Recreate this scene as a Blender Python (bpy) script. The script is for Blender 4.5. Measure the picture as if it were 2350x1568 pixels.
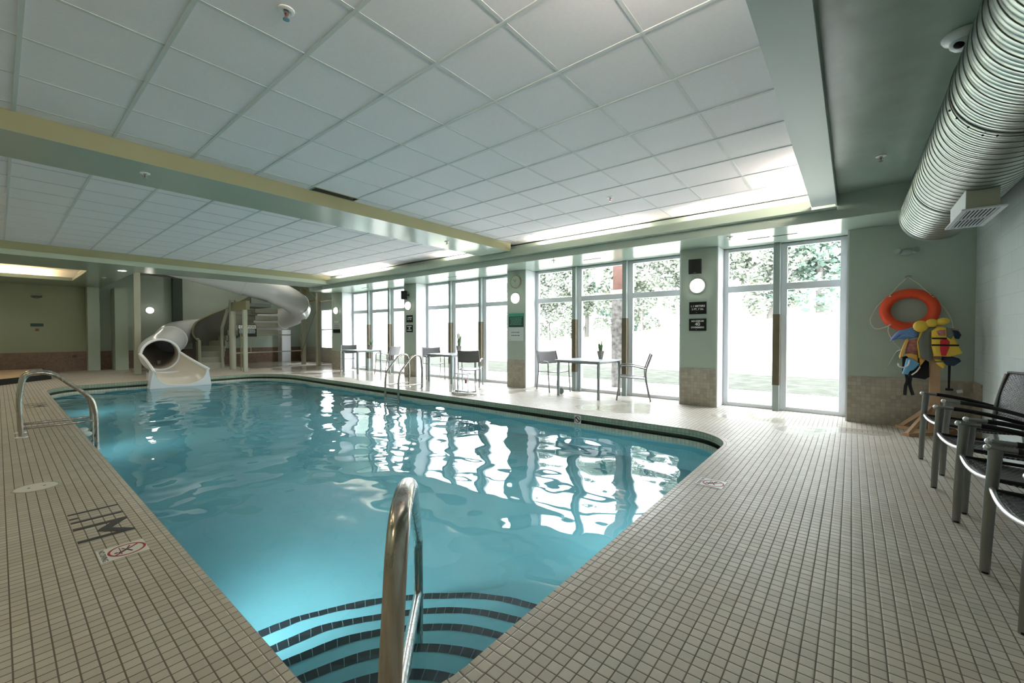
import bpy, bmesh, math, random
from mathutils import Vector, Matrix, noise
random.seed(7)
C = bpy.context.scene.collection
for o in list(bpy.data.objects): bpy.data.objects.remove(o)
PI = math.pi
R_ = math.radians

# ------------------------------------------------------------------ camera
cd = bpy.data.cameras.new('camera'); cam = bpy.data.objects.new('camera', cd); C.objects.link(cam)
cd.sensor_fit = 'HORIZONTAL'; cd.sensor_width = 36.0; cd.lens = 960.4/2350*36.0; cd.clip_start = 0.05; cd.clip_end = 300
cam.location = (0, 0, 1.25); cam.rotation_euler = (R_(89.0), 0, R_(39.10))
bpy.context.scene.camera = cam
# ------------------------------------------------------------------ world, exposure
sc = bpy.context.scene
sc.view_settings.view_transform = 'Standard'; sc.view_settings.look = 'None'
sc.view_settings.exposure = 0.22; sc.view_settings.gamma = 1.0; sc.view_settings.use_curve_mapping = False
w = bpy.data.worlds.new('world'); sc.world = w; w.use_nodes = True
wn = w.node_tree; bg = wn.nodes['Background']
bg.inputs['Color'].default_value = (0.955, 0.96, 1.03, 1); bg.inputs['Strength'].default_value = 12.0
def portal(x0, x1, y, z0, z1):
    l = bpy.data.lights.new('window_portal', 'AREA'); l.shape = 'RECTANGLE'; l.size = x1-x0; l.size_y = z1-z0
    l.cycles.is_portal = True
    o = bpy.data.objects.new('window_portal', l); C.objects.link(o); o.location = ((x0+x1)/2, y, (z0+z1)/2)
    o.rotation_euler = (R_(-90), 0, 0)      # faces -Y (into the room)
for a, b in ((-1.79, -0.05), (-5.87, -2.38), (-9.87, -6.39), (-14.0, -10.41)): portal(a, b, 8.22, 0.0, 2.73)
portal(-18.6, -17.5, 9.3, 0.4, 2.4)

# ------------------------------------------------------------------ materials
def nmat(name):
    m = bpy.data.materials.new(name); m.use_nodes = True
    return m, m.node_tree.nodes, m.node_tree.links, m.node_tree.nodes['Principled BSDF']
def S(b, **k):
    for n, v in k.items():
        n = {'color': 'Base Color', 'rough': 'Roughness', 'metal': 'Metallic', 'spec': 'Specular IOR Level', 'coat': 'Coat Weight', 'trans': 'Transmission Weight', 'ior': 'IOR', 'emis': 'Emission Strength', 'ecol': 'Emission Color', 'alpha': 'Alpha', 'sheen': 'Sheen Weight', 'crough': 'Coat Roughness'}[n]
        if isinstance(v, tuple) and len(v) == 3: v = (*v, 1)
        b.inputs[n].default_value = v
def math_n(N, L, op, a, b=None, c=None):
    n = N.new('ShaderNodeMath'); n.operation = op
    for i, v in enumerate((a, b, c)):
        if v is None: continue
        if isinstance(v, (int, float)): n.inputs[i].default_value = v
        else: L.new(v, n.inputs[i])
    return n.outputs[0]
def mixc(N, L, fac, a, b):
    n = N.new('ShaderNodeMix'); n.data_type = 'RGBA'
    for sock, v in ((n.inputs['Factor'], fac), (n.inputs['A'], a), (n.inputs['B'], b)):
        if isinstance(v, tuple): sock.default_value = (*v, 1) if len(v) == 3 else v
        elif isinstance(v, (int, float)): sock.default_value = v
        else: L.new(v, sock)
    return n.outputs['Result']
def ramp(N, L, fac, stops):
    n = N.new('ShaderNodeValToRGB'); cr = n.color_ramp
    while len(cr.elements) < len(stops): cr.elements.new(0.5)
    for e, (p, c) in zip(cr.elements, stops): e.position = p; e.color = (*c, 1) if len(c) == 3 else c
    L.new(fac, n.inputs[0]); return n.outputs[0]
def noise_n(N, L, scale, detail=3, vec=None, rough=0.5):
    n = N.new('ShaderNodeTexNoise'); n.inputs['Scale'].default_value = scale; n.inputs['Detail'].default_value = detail; n.inputs['Roughness'].default_value = rough
    if vec is None:
        tc = N.new('ShaderNodeTexCoord'); vec = tc.outputs['Object']
    L.new(vec, n.inputs['Vector']); return n.outputs['Fac']
def bump(N, L, b, h, strength, dist):
    n = N.new('ShaderNodeBump'); n.inputs['Strength'].default_value = strength; n.inputs['Distance'].default_value = dist
    L.new(h, n.inputs['Height']); L.new(n.outputs[0], b.inputs['Normal']); return n
def mat(name, color, rough=0.5, metal=0.0, spec=0.5, var=0.0, vscale=6.0, bmp=0.0, bscale=60.0, bdist=0.002, **k):
    m, N, L, b = nmat(name); S(b, color=color, rough=rough, metal=metal, spec=spec, **k)
    if var:
        f = noise_n(N, L, vscale, 4)
        lo = tuple(c*(1-var) for c in color); hi = tuple(min(1, c*(1+var)) for c in color)
        L.new(ramp(N, L, f, [(0.3, lo), (0.7, hi)]), b.inputs['Base Color'])
    if bmp: bump(N, L, b, noise_n(N, L, bscale, 3), bmp, bdist)
    return m
def emit(name, color, s):
    m, N, L, b = nmat(name); S(b, color=color, ecol=color, emis=s, rough=0.4); return m

def grout_mat(name, tile, grout, pitch, gap, rough=0.35, var=0.10, axes='XY', warm=None, bstr=0.6, puddle=False, origin=(0, 0), uv=False, bond=0.0):
    m, N, L, b = nmat(name)
    tc = N.new('ShaderNodeTexCoord'); src = tc.outputs['UV' if uv else 'Object']
    sp = N.new('ShaderNodeSeparateXYZ'); L.new(src, sp.inputs[0])
    ax, ay = sp.outputs[axes[0]], sp.outputs[axes[1]]
    pw, ph = pitch if isinstance(pitch, tuple) else (pitch, pitch)
    y = math_n(N, L, 'DIVIDE', math_n(N, L, 'SUBTRACT', ay, origin[1]), ph)
    row = math_n(N, L, 'FLOOR', y)
    x = math_n(N, L, 'DIVIDE', math_n(N, L, 'SUBTRACT', ax, origin[0]), pw)
    if bond: x = math_n(N, L, 'ADD', x, math_n(N, L, 'MULTIPLY', row, bond))
    fx = math_n(N, L, 'FRACT', x); fy = math_n(N, L, 'FRACT', y)
    ex = math_n(N, L, 'MULTIPLY', math_n(N, L, 'SUBTRACT', 0.5, math_n(N, L, 'ABSOLUTE', math_n(N, L, 'SUBTRACT', fx, 0.5))), pw)
    ey = math_n(N, L, 'MULTIPLY', math_n(N, L, 'SUBTRACT', 0.5, math_n(N, L, 'ABSOLUTE', math_n(N, L, 'SUBTRACT', fy, 0.5))), ph)
    d = math_n(N, L, 'MINIMUM', ex, ey)
    mr = N.new('ShaderNodeMapRange'); mr.interpolation_type = 'SMOOTHSTEP'; L.new(d, mr.inputs[0])
    mr.inputs[1].default_value = gap*0.35; mr.inputs[2].default_value = gap*0.75
    mask = mr.outputs[0]
    mr2 = N.new('ShaderNodeMapRange'); mr2.interpolation_type = 'SMOOTHSTEP'; L.new(d, mr2.inputs[0])
    mr2.inputs[1].default_value = gap*0.3; mr2.inputs[2].default_value = gap*1.6
    cx = N.new('ShaderNodeCombineXYZ'); L.new(math_n(N, L, 'FLOOR', x), cx.inputs[0]); L.new(row, cx.inputs[1])
    wn_ = N.new('ShaderNodeTexWhiteNoise'); wn_.noise_dimensions = '2D'; L.new(cx.outputs[0], wn_.inputs['Vector'])
    lo = tuple(c*(1-var) for c in tile); hi = tuple(min(1, c*(1+var)) for c in tile)
    tcol = mixc(N, L, wn_.outputs['Value'], lo, hi)
    big = noise_n(N, L, 1.3, 4)
    if warm:
        tcol = mixc(N, L, math_n(N, L, 'MULTIPLY', ramp(N, L, big, [(0.45, (0, 0, 0)), (0.72, (1, 1, 1))]), 0.5), tcol, warm)
    fine = noise_n(N, L, 90, 3)
    tcol = mixc(N, L, math_n(N, L, 'MULTIPLY', fine, 0.22), tcol, tuple(c*0.6 for c in tile))
    L.new(mixc(N, L, mask, grout, tcol), b.inputs['Base Color'])
    rr = N.new('ShaderNodeMapRange'); L.new(mask, rr.inputs[0]); rr.inputs[3].default_value = 0.8; rr.inputs[4].default_value = rough
    rout = rr.outputs[0]
    if puddle:
        pn = noise_n(N, L, 0.55, 2)
        mg = N.new('ShaderNodeMapRange'); L.new(sp.outputs['Y'], mg.inputs[0]); mg.inputs[1].default_value = 5.2; mg.inputs[2].default_value = 6.3; mg.inputs[3].default_value = -0.3
        mg.inputs[4].default_value = 0.0; mh = N.new('ShaderNodeMapRange'); L.new(sp.outputs['X'], mh.inputs[0]); mh.inputs[1].default_value = -9.0; mh.inputs[2].default_value = -3.0; mh.inputs[3].default_value = 0.16; mh.inputs[4].default_value = 0.0
        gx = math_n(N, L, 'ADD', mg.outputs[0], mh.outputs[0])           # standing water lies only on the window side
        pm = ramp(N, L, math_n(N, L, 'ADD', pn, gx), [(0.52, (0, 0, 0)), (0.60, (1, 1, 1))])
        rout = math_n(N, L, 'MULTIPLY', rout, math_n(N, L, 'SUBTRACT', 1.0, math_n(N, L, 'MULTIPLY', pm, 0.72)))
        bs = math_n(N, L, 'SUBTRACT', 1.0, math_n(N, L, 'MULTIPLY', pm, 0.8))
    L.new(rout, b.inputs['Roughness'])
    hgt = math_n(N, L, 'ADD', mr2.outputs[0], math_n(N, L, 'MULTIPLY', fine, 0.10))
    bn = bump(N, L, b, hgt, bstr, 0.0022)
    if puddle: L.new(math_n(N, L, 'MULTIPLY', bs, bstr), bn.inputs['Strength'])
    return m

M = {}
M['floor'] = grout_mat('deck_tile', (0.585, 0.548, 0.468), (0.13, 0.112, 0.08), 0.0523, 0.0046, rough=0.43, warm=(0.47, 0.385, 0.27), puddle=True, origin=(0.011, 0.020), bstr=0.35)
M['coping'] = grout_mat('coping_tile', (0.62, 0.57, 0.48), (0.2, 0.18, 0.15), (0.0523, 0.1), 0.0046, rough=0.34, uv=True)
M['green_tile'] = grout_mat('pool_edge_tile', (0.36, 0.43, 0.32), (0.14, 0.17, 0.12), 0.0523, 0.004, rough=0.25, uv=True)
M['line_tile'] = grout_mat('waterline_tile', (0.62, 0.62, 0.50), (0.25, 0.28, 0.2), 0.0523, 0.004, rough=0.25, uv=True)
M['gutter'] = mat('gutter_dark', (0.035, 0.06, 0.045), 0.6)
M['wainscot'] = grout_mat('wainscot_tile', (0.42, 0.385, 0.315), (0.33, 0.30, 0.24), 0.0523, 0.003, rough=0.4, axes='XZ', var=0.16, bstr=0.25)
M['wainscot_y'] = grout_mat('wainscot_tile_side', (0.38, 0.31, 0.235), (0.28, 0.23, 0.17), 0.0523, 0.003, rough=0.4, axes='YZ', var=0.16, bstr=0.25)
M['cmu'] = grout_mat('painted_block', (0.56, 0.63, 0.62), (0.52, 0.59, 0.575), (0.40, 0.205), 0.010, rough=0.42, axes='YZ', var=0.02, bstr=0.25, bond=0.5)
M['sage'] = mat('sage_paint', (0.425, 0.505, 0.435), 0.42, var=0.03, vscale=2, bmp=0.12, bscale=180)
M['sage_gloss'] = mat('sage_gloss_paint', (0.33, 0.42, 0.35), 0.20, spec=0.8, bmp=0.05, bscale=9, bdist=0.01)
M['olive'] = mat('olive_paint', (0.33, 0.33, 0.19), 0.5)
M['bulkhead'] = mat('bulkhead_paint', (0.36, 0.43, 0.42), 0.42, bmp=0.2, bscale=140, bdist=0.001)
M['sage_pale'] = mat('pale_sage_paint', (0.42, 0.50, 0.40), 0.4)
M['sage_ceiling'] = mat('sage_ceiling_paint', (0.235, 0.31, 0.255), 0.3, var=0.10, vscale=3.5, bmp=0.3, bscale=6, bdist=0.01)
M['ceil_tile'] = mat('ceiling_tile', (0.765, 0.75, 0.765), 0.75, var=0.02, vscale=40, bmp=0.25, bscale=260, bdist=0.001)
M['tbar'] = mat('ceiling_bar', (0.56, 0.60, 0.585), 0.6)  # toned darker than the tiles so the bars read as drop shadows
M['void'] = mat('dark_void', (0.02, 0.022, 0.02), 0.7)
M['white'] = mat('white_frame', (0.72, 0.75, 0.78), 0.35)
M['white_gloss'] = mat('white_gloss', (0.8, 0.8, 0.78), 0.25)
M['post_paint'] = mat('post_sage_grey', (0.33, 0.39, 0.37), 0.4)
M['post_reflection'] = mat('post_olive_reflection', (0.12, 0.10, 0.055), 0.5, var=0.1, vscale=9)  # olive of a reflection on the lower posts, put in as colour
M['steel'] = mat('brushed_steel', (0.55, 0.53, 0.50), 0.16, metal=1.0, bmp=0.08, bscale=40, bdist=0.002)
M['steel_worn'] = None
M['alu'] = mat('brushed_aluminium', (0.27, 0.27, 0.26), 0.36, metal=0.9)
M['alu_bright'] = mat('polished_aluminium', (0.70, 0.70, 0.70), 0.34, metal=1.0)
M['black'] = mat('black_plastic', (0.010, 0.010, 0.011), 0.45, spec=0.25)
M['blackcloth'] = mat('black_cloth', (0.012, 0.012, 0.014), 0.9)
M['table'] = mat('grey_table', (0.42, 0.45, 0.47), 0.25, spec=0.7)
M['table_leg'] = mat('grey_leg', (0.25, 0.29, 0.29), 0.35, metal=0.3)
M['sling'] = mat('grey_sling', (0.10, 0.10, 0.10), 0.5, bmp=0.3, bscale=250, bdist=0.001)
M['slide'] = mat('slide_gelcoat', (0.74, 0.76, 0.77), 0.22, spec=0.6)
M['slide_in'] = mat('slide_inner', (0.60, 0.55, 0.46), 0.3)
M['slide_white'] = mat('slide_white', (0.78, 0.80, 0.82), 0.3)
M['tower'] = mat('tower_paint', (0.40, 0.41, 0.32), 0.4)
M['tower_dark'] = mat('tower_panel_inner', (0.13, 0.135, 0.12), 0.45)
M['tower_olive'] = mat('tower_olive', (0.21, 0.2, 0.10), 0.45)
M['duct'] = None
M['orange'] = mat('ring_orange', (0.80, 0.075, 0.02), 0.55, bmp=0.25, bscale=140)
M['rope'] = mat('rope', (0.62, 0.62, 0.52), 0.8)
M['wood'] = mat('pine_wood', (0.48, 0.30, 0.17), 0.55, var=0.18, vscale=4)
M['yellow'] = mat('yellow_nylon', (0.78, 0.52, 0.055), 0.55, bmp=0.3, bscale=22, bdist=0.006)
M['amber'] = mat('amber_nylon', (0.82, 0.45, 0.10), 0.55, bmp=0.3, bscale=22, bdist=0.006)
M['grey_nylon'] = mat('grey_nylon', (0.12, 0.13, 0.11), 0.6)
M['red'] = mat('red_print', (0.55, 0.012, 0.02), 0.5)
M['blue'] = mat('blue_print', (0.12, 0.22, 0.48), 0.6)
M['skyblue'] = mat('sky_blue_nylon', (0.16, 0.42, 0.68), 0.55)
M['navy'] = mat('navy_nylon', (0.015, 0.035, 0.08), 0.6)
M['pink'] = mat('faded_pink_print', (0.36, 0.13, 0.12), 0.6, var=0.4, vscale=30)
M['leaf'] = mat('plant_leaf', (0.09, 0.17, 0.07), 0.5, var=0.4, vscale=20)
M['pot'] = mat('pot_taupe', (0.20, 0.18, 0.17), 0.4)
M['pot_light'] = mat('pot_light', (0.5, 0.48, 0.46), 0.5)
M['signtext'] = mat('sign_white', (0.85, 0.85, 0.82), 0.5)
M['signblack'] = mat('sign_black', (0.010, 0.012, 0.011), 0.5, spec=0.2)
M['signgreen'] = mat('sign_green', (0.06, 0.36, 0.25), 0.4)
M['signdkgreen'] = mat('sign_dark_green', (0.012, 0.06, 0.045), 0.4)
M['signpaper'] = mat('sign_paper', (0.62, 0.68, 0.68), 0.5)
M['signtextgreen'] = mat('sign_text_green', (0.25, 0.55, 0.45), 0.5)
M['markblack'] = mat('inlaid_black_tile', (0.022, 0.022, 0.02), 0.45, var=0.3, vscale=50)
M['plate'] = mat('warning_plate', (0.82, 0.81, 0.76), 0.35)
M['markred'] = mat('prohibition_red', (0.36, 0.02, 0.025), 0.5)
M['plasterpool'] = mat('pool_plaster', (0.175, 0.45, 0.505), 0.6, var=0.05, vscale=2)
M['nosing'] = grout_mat('step_nosing_tile', (0.006, 0.012, 0.016), (0.16, 0.28, 0.30), (0.06, 0.2), 0.003, rough=0.4, uv=True, bstr=0.2)
M['lamp_globe'] = emit('lamp_globe', (1.0, 0.93, 0.84), 5.0)
M['tube_warm'] = emit('cove_tube', (1.0, 0.87, 0.76), 240.0)
M['tube_yellow'] = emit('cove_tube_warm', (1.0, 0.70, 0.36), 75.0)
M['tube_fill'] = emit('near_fill_tube', (1.0, 0.80, 0.55), 22.0)
M['downlight_fill'] = emit('downlight_fill_glow', (1.0, 0.68, 0.38), 260.0)
M['downlight'] = emit('downlight_glow', (1.0, 0.90, 0.78), 300.0)
M['poolglow'] = emit('pool_lamp_glow', (0.72, 0.95, 1.0), 20.0)
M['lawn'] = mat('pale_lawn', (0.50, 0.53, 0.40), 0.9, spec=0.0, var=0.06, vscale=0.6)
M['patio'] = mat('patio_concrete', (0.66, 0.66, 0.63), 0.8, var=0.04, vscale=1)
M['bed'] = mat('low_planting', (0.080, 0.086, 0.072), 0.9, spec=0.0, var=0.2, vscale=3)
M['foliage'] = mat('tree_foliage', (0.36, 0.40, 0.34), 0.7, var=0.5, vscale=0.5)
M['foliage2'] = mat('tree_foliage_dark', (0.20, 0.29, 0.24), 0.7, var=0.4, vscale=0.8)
M['bark'] = mat('tree_bark', (0.17, 0.16, 0.15), 0.9)
M['stone'] = mat('column_stone', (0.15, 0.135, 0.125), 0.8, var=0.55, vscale=12)
M['colwood'] = mat('column_brown', (0.12, 0.055, 0.04), 0.6, var=0.2, vscale=8)
M['capstone'] = mat('column_cap', (0.55, 0.36, 0.25), 0.7)
M['spatan'] = mat('spa_top_tan', (0.62, 0.45, 0.27), 0.5, var=0.05)  # plain tan for the spa's top slab
M['brownwall'] = M['wainscot_y']

def worn_steel():
    m, N, L, b = nmat('worn_stainless'); S(b, metal=1.0, rough=0.2)
    tc = N.new('ShaderNodeTexCoord'); mp = N.new('ShaderNodeMapping'); mp.inputs['Scale'].default_value = (30, 30, 2.5)
    L.new(tc.outputs['Object'], mp.inputs[0])
    f = noise_n(N, L, 1.0, 5, mp.outputs[0], 0.6)
    L.new(ramp(N, L, f, [(0.35, (0.36, 0.31, 0.25)), (0.6, (0.60, 0.57, 0.53))]), b.inputs['Base Color'])
    L.new(ramp(N, L, f, [(0.3, (0.32,)*3), (0.7, (0.13,)*3)]), b.inputs['Roughness'])
    return m
M['steel_worn'] = worn_steel()
def duct_mat():
    m, N, L, b = nmat('spiral_duct_galvanised'); S(b, metal=0.9, rough=0.33, color=(0.46, 0.51, 0.47))
    return m
M['duct'] = duct_mat()
M['seam'] = mat('duct_seam_dark', (0.13, 0.16, 0.14), 0.5, metal=0.5)  # dark lines of the duct seams and joints
def weave_mat():
    m, N, L, b = nmat('woven_black_rattan'); S(b, rough=0.35)
    tc = N.new('ShaderNodeTexCoord'); sp = N.new('ShaderNodeSeparateXYZ'); L.new(tc.outputs['UV'], sp.inputs[0])
    u = math_n(N, L, 'MULTIPLY', sp.outputs['X'], 1/0.018); v = math_n(N, L, 'MULTIPLY', sp.outputs['Y'], 1/0.012)
    ck = math_n(N, L, 'MODULO', math_n(N, L, 'ADD', math_n(N, L, 'FLOOR', u), math_n(N, L, 'FLOOR', v)), 2.0)
    ck = math_n(N, L, 'ABSOLUTE', ck)
    su = math_n(N, L, 'SINE', math_n(N, L, 'MULTIPLY', u, PI)); sv = math_n(N, L, 'SINE', math_n(N, L, 'MULTIPLY', v, PI))
    prof = math_n(N, L, 'ABSOLUTE', math_n(N, L, 'MULTIPLY', su, sv))
    h = math_n(N, L, 'MULTIPLY', prof, math_n(N, L, 'ADD', math_n(N, L, 'MULTIPLY', ck, 0.8), 0.2))
    L.new(mixc(N, L, ck, (0.010, 0.010, 0.011), (0.13, 0.13, 0.135)), b.inputs['Base Color'])
    bump(N, L, b, h, 1.0, 0.004); return m
M['weave'] = weave_mat()
def water_mat():
    m, N, L, b = nmat('pool_water'); S(b, color=(0.76, 0.95, 0.98), rough=0.0, trans=1.0, ior=1.33)
    tc = N.new('ShaderNodeTexCoord'); mp = N.new('ShaderNodeMapping'); mp.inputs['Scale'].default_value = (1, 1, 1); L.new(tc.outputs['Object'], mp.inputs[0])
    f = noise_n(N, L, 2.3, 1.5, mp.outputs[0], 0.4)
    bump(N, L, b, f, 0.15, 0.03)
    return m
M['water'] = water_mat()
def glass_mat():
    m = bpy.data.materials.new('window_glass'); m.use_nodes = True; N = m.node_tree.nodes; L = m.node_tree.links; N.clear()
    out = N.new('ShaderNodeOutputMaterial'); t = N.new('ShaderNodeBsdfTransparent'); g = N.new('ShaderNodeBsdfGlossy'); mx = N.new('ShaderNodeMixShader'); fr = N.new('ShaderNodeFresnel')
    t.inputs[0].default_value = (0.97, 0.985, 0.98, 1); g.inputs['Roughness'].default_value = 0.0; ge = N.new('ShaderNodeNewGeometry'); mr = N.new('ShaderNodeMapRange'); L.new(ge.outputs['Backfacing'], mr.inputs[0]); mr.inputs[3].default_value = 1.35; mr.inputs[4].default_value = 1/1.35; L.new(mr.outputs[0], fr.inputs[0])
    L.new(fr.outputs[0], mx.inputs[0]); L.new(t.outputs[0], mx.inputs[1]); L.new(g.outputs[0], mx.inputs[2]); L.new(mx.outputs[0], out.inputs[0]); return m
M['glass'] = glass_mat()

# ------------------------------------------------------------------ mesh helpers
class MB:
    def __init__(s): s.bm = bmesh.new(); s.uv = s.bm.loops.layers.uv.new('UVMap')
    def quad(s, pts, uvs=None):
        f = s.bm.faces.new([s.bm.verts.new(p) for p in pts])
        if uvs:
            for l, u in zip(f.loops, uvs): l[s.uv].uv = u
        return f
    def box(s, x0, y0, z0, x1, y1, z1, bev=0.0, M4=None):
        x0, x1 = min(x0, x1), max(x0, x1); y0, y1 = min(y0, y1), max(y0, y1); z0, z1 = min(z0, z1), max(z0, z1)
        v = [s.bm.verts.new((x, y, z)) for z in (z0, z1) for y in (y0, y1) for x in (x0, x1)]
        fs = [s.bm.faces.new([v[i] for i in q]) for q in ((0, 2, 3, 1), (4, 5, 7, 6), (0, 1, 5, 4), (2, 6, 7, 3), (0, 4, 6, 2), (1, 3, 7, 5))]
        vs = v
        if bev:
            es = list({e for f in fs for e in f.edges})
            r = bmesh.ops.bevel(s.bm, geom=es, offset=bev, segments=2, affect='EDGES', profile=0.6)
            vs = list({vv for f in r['faces'] for vv in f.verts} | {vv for vv in v if vv.is_valid})
        if M4 is not None: bmesh.ops.transform(s.bm, matrix=M4, verts=vs)
        return s
    def tube(s, pts, r, n=12, cap=True, flat=1.0, up=None, closed=False, uvlen=False):
        pts = [Vector(p) for p in pts]; m = len(pts)
        rs = r if isinstance(r, (list, tuple)) else [r]*m
        T = []
        for i in range(m):
            if closed: t = pts[(i+1) % m]-pts[i-1]
            else: t = pts[min(i+1, m-1)]-pts[max(i-1, 0)]
            T.append(t.normalized())
        u = Vector(up) if up else (Vector((0, 0, 1)) if abs(T[0].z) < 0.9 else Vector((0, 1, 0)))
        u = (u-T[0]*u.dot(T[0])).normalized(); rings = []
        for i in range(m):
            if i:
                u = u-T[i]*u.dot(T[i]); u.normalize()
            v = T[i].cross(u)
            rings.append([s.bm.verts.new(pts[i]+u*(rs[i]*math.cos(a))+v*(rs[i]*flat*math.sin(a))) for a in [2*PI*k/n for k in range(n)]])
        rng = range(m) if closed else range(m-1)
        for i in rng:
            A, B = rings[i], rings[(i+1) % m]
            for k in range(n): s.bm.faces.new((A[k], B[k], B[(k+1) % n], A[(k+1) % n]))
        if cap and not closed:
            s.bm.faces.new(rings[0]); s.bm.faces.new(rings[-1][::-1])
        return s
    def cyl(s, a, b, r, n=16, r2=None): return s.tube([a, b], [r, r if r2 is None else r2], n)
    def lathe(s, prof, c=(0, 0, 0), n=24, M4=None):
        rings = []; nv = []
        for r, z in prof:
            ring = [s.bm.verts.new((c[0]+r*math.cos(2*PI*k/n), c[1]+r*math.sin(2*PI*k/n), c[2]+z)) for k in range(n)] if r > 1e-6 else [s.bm.verts.new((c[0], c[1], c[2]+z))]
            rings.append(ring); nv += ring
        for A, B in zip(rings, rings[1:]):
            for k in range(n):
                k2 = (k+1) % n
                if len(A) == 1 and len(B) == 1: continue
                if len(A) == 1: s.bm.faces.new((A[0], B[k], B[k2]))
                elif len(B) == 1: s.bm.faces.new((A[k], B[0], A[k2]))
                else: s.bm.faces.new((A[k], B[k], B[k2], A[k2]))
        if M4 is not None: bmesh.ops.transform(s.bm, matrix=M4, verts=nv)
        return s
    def prism(s, poly, z0, z1, M4=None):
        a = [s.bm.verts.new((x, y, z0)) for x, y in poly]; b = [s.bm.verts.new((x, y, z1)) for x, y in poly]; n = len(poly)
        s.bm.faces.new(a[::-1]); s.bm.faces.new(b)
        for i in range(n): s.bm.faces.new((a[i], a[(i+1) % n], b[(i+1) % n], b[i]))
        if M4 is not None: bmesh.ops.transform(s.bm, matrix=M4, verts=a+b)
        return s
    def ell(s, c, r, rot=None, n=20):
        m4 = Matrix.Translation(c) @ ((rot.to_4x4() if rot else Matrix.Identity(4))) @ Matrix.Diagonal((*r, 1))
        bmesh.ops.create_uvsphere(s.bm, u_segments=n, v_segments=n//2, radius=1, matrix=m4); return s
    def strip(s, A, B, uvs=None, closed=False):
        n = len(A); va = [s.bm.verts.new(p) for p in A]; vb = [s.bm.verts.new(p) for p in B]
        for i in range(n if closed else n-1):
            j = (i+1) % n; f = s.bm.faces.new((va[i], va[j], vb[j], vb[i]))
            if uvs:
                (u0, u1, v0, v1) = uvs[i]
                for l, q in zip(f.loops, ((u0, v0), (u1, v0), (u1, v1), (u0, v1))): l[s.uv].uv = q
        return s
def obj(name, mb, m, parent=None, smooth=True, angle=35, fix=True):
    bm = mb.bm
    if fix: bmesh.ops.recalc_face_normals(bm, faces=bm.faces)
    me = bpy.data.meshes.new(name); bm.to_mesh(me); bm.free()
    for mm in (m if isinstance(m, list) else [m]): me.materials.append(mm)
    if smooth:
        me.polygons.foreach_set('use_smooth', [True]*len(me.polygons)); me.set_sharp_from_angle(angle=R_(angle))
    o = bpy.data.objects.new(name, me); C.objects.link(o)
    if parent: o.parent = parent
    return o
def struct(name, mb, m, parent=None, **k):
    o = obj(name, mb, m, parent, **k)
    if not parent: o['kind'] = 'structure'
    return o
def tag(o, label, cat, group=None):
    o['label'] = label; o['category'] = cat
    if group: o['group'] = group
    return o
def thing(name, label, cat, loc=(0, 0, 0), rz=0.0, group=None):
    o = bpy.data.objects.new(name, None); C.objects.link(o); o.empty_display_size = 0.1
    o.location = loc; o.rotation_euler = (0, 0, rz); return tag(o, label, cat, group)
def dup(root, loc=None, rz=None, label=None, group=None):
    def cp(o, par):
        c = o.copy(); C.objects.link(c); c.parent = par
        for ch in o.children: cp(ch, c)
        return c
    r = cp(root, root.parent)
    if loc is not None: r.location = loc
    if rz is not None: r.rotation_euler = (0, 0, rz)
    if label: r['label'] = label
    if group: r['group'] = group
    return r
def bx(*a, **k): return MB().box(*a, **k)
def arc(c, r, a0, a1, n, f): return [f(c, r, R_(a0+(a1-a0)*i/n)) for i in range(n+1)]
def fillet(pts, rad, n=6):
    out = [Vector(pts[0])]; P = [Vector(p) for p in pts]
    if not isinstance(rad, (list, tuple)): rad = [rad]*len(P)
    for i in range(1, len(P)-1):
        a, b, c = P[i-1], P[i], P[i+1]; d1 = (a-b).normalized(); d2 = (c-b).normalized(); r = min(rad[i], (a-b).length*0.49, (c-b).length*0.49)
        p, q = b+d1*r, b+d2*r
        for k in range(n+1):
            t = k/n; out.append(p*(1-t)**2+b*2*t*(1-t)+q*t*t)
    out.append(P[-1]); return out
def text(body, size, mat4, m, parent, name='lettering', ext=0.0008, align='CENTER', bold=0.0):
    cu = bpy.data.curves.new(name, 'FONT'); cu.body = body; cu.size = size; cu.extrude = ext; cu.align_x = align; cu.align_y = 'CENTER'; cu.resolution_u = 3; cu.offset = bold
    t = bpy.data.objects.new(name, cu); C.objects.link(t)
    bpy.context.view_layer.update()
    me = bpy.data.meshes.new_from_object(t.evaluated_get(bpy.context.evaluated_depsgraph_get()))
    bpy.data.objects.remove(t); me.transform(mat4); me.materials.clear(); me.materials.append(m)
    o = bpy.data.objects.new(name, me); C.objects.link(o); o.parent = parent; return o
def wallM(x, y, z):   # text plane facing -Y
    return Matrix.Translation((x, y, z)) @ Matrix.Rotation(R_(90), 4, 'X')

# ================================================================== STRUCTURE
# pool outline (counter-clockwise)
PX0, PX1, PY0, PY1 = -14.62, -1.12, 0.675, 5.72
def outline(off=0.0, n=10):
    P = []
    def corner(cx, cy, rx, ry, a0):
        for i in range(n+1):
            a = R_(a0+90*i/n); P.append((cx+(rx+off)*math.cos(a), cy+(ry+off)*math.sin(a)))
    corner(PX1-0.42, PY0+0.42, 0.42, 0.42, -90)
    corner(PX1-0.62, PY1-0.62, 0.62, 0.62, 0)
    corner(PX0+1.75, PY1-1.0, 1.75, 1.0, 90)
    corner(PX0+0.95, PY0+0.70, 0.95, 0.70, 180)
    return P
def densify(P, step=0.25):
    out = []
    for i in range(len(P)):
        a, b = P[i], P[(i+1) % len(P)]; d = math.dist(a, b); k = max(1, int(d/step))
        for j in range(k): out.append((a[0]+(b[0]-a[0])*j/k, a[1]+(b[1]-a[1])*j/k))
    return out
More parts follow.
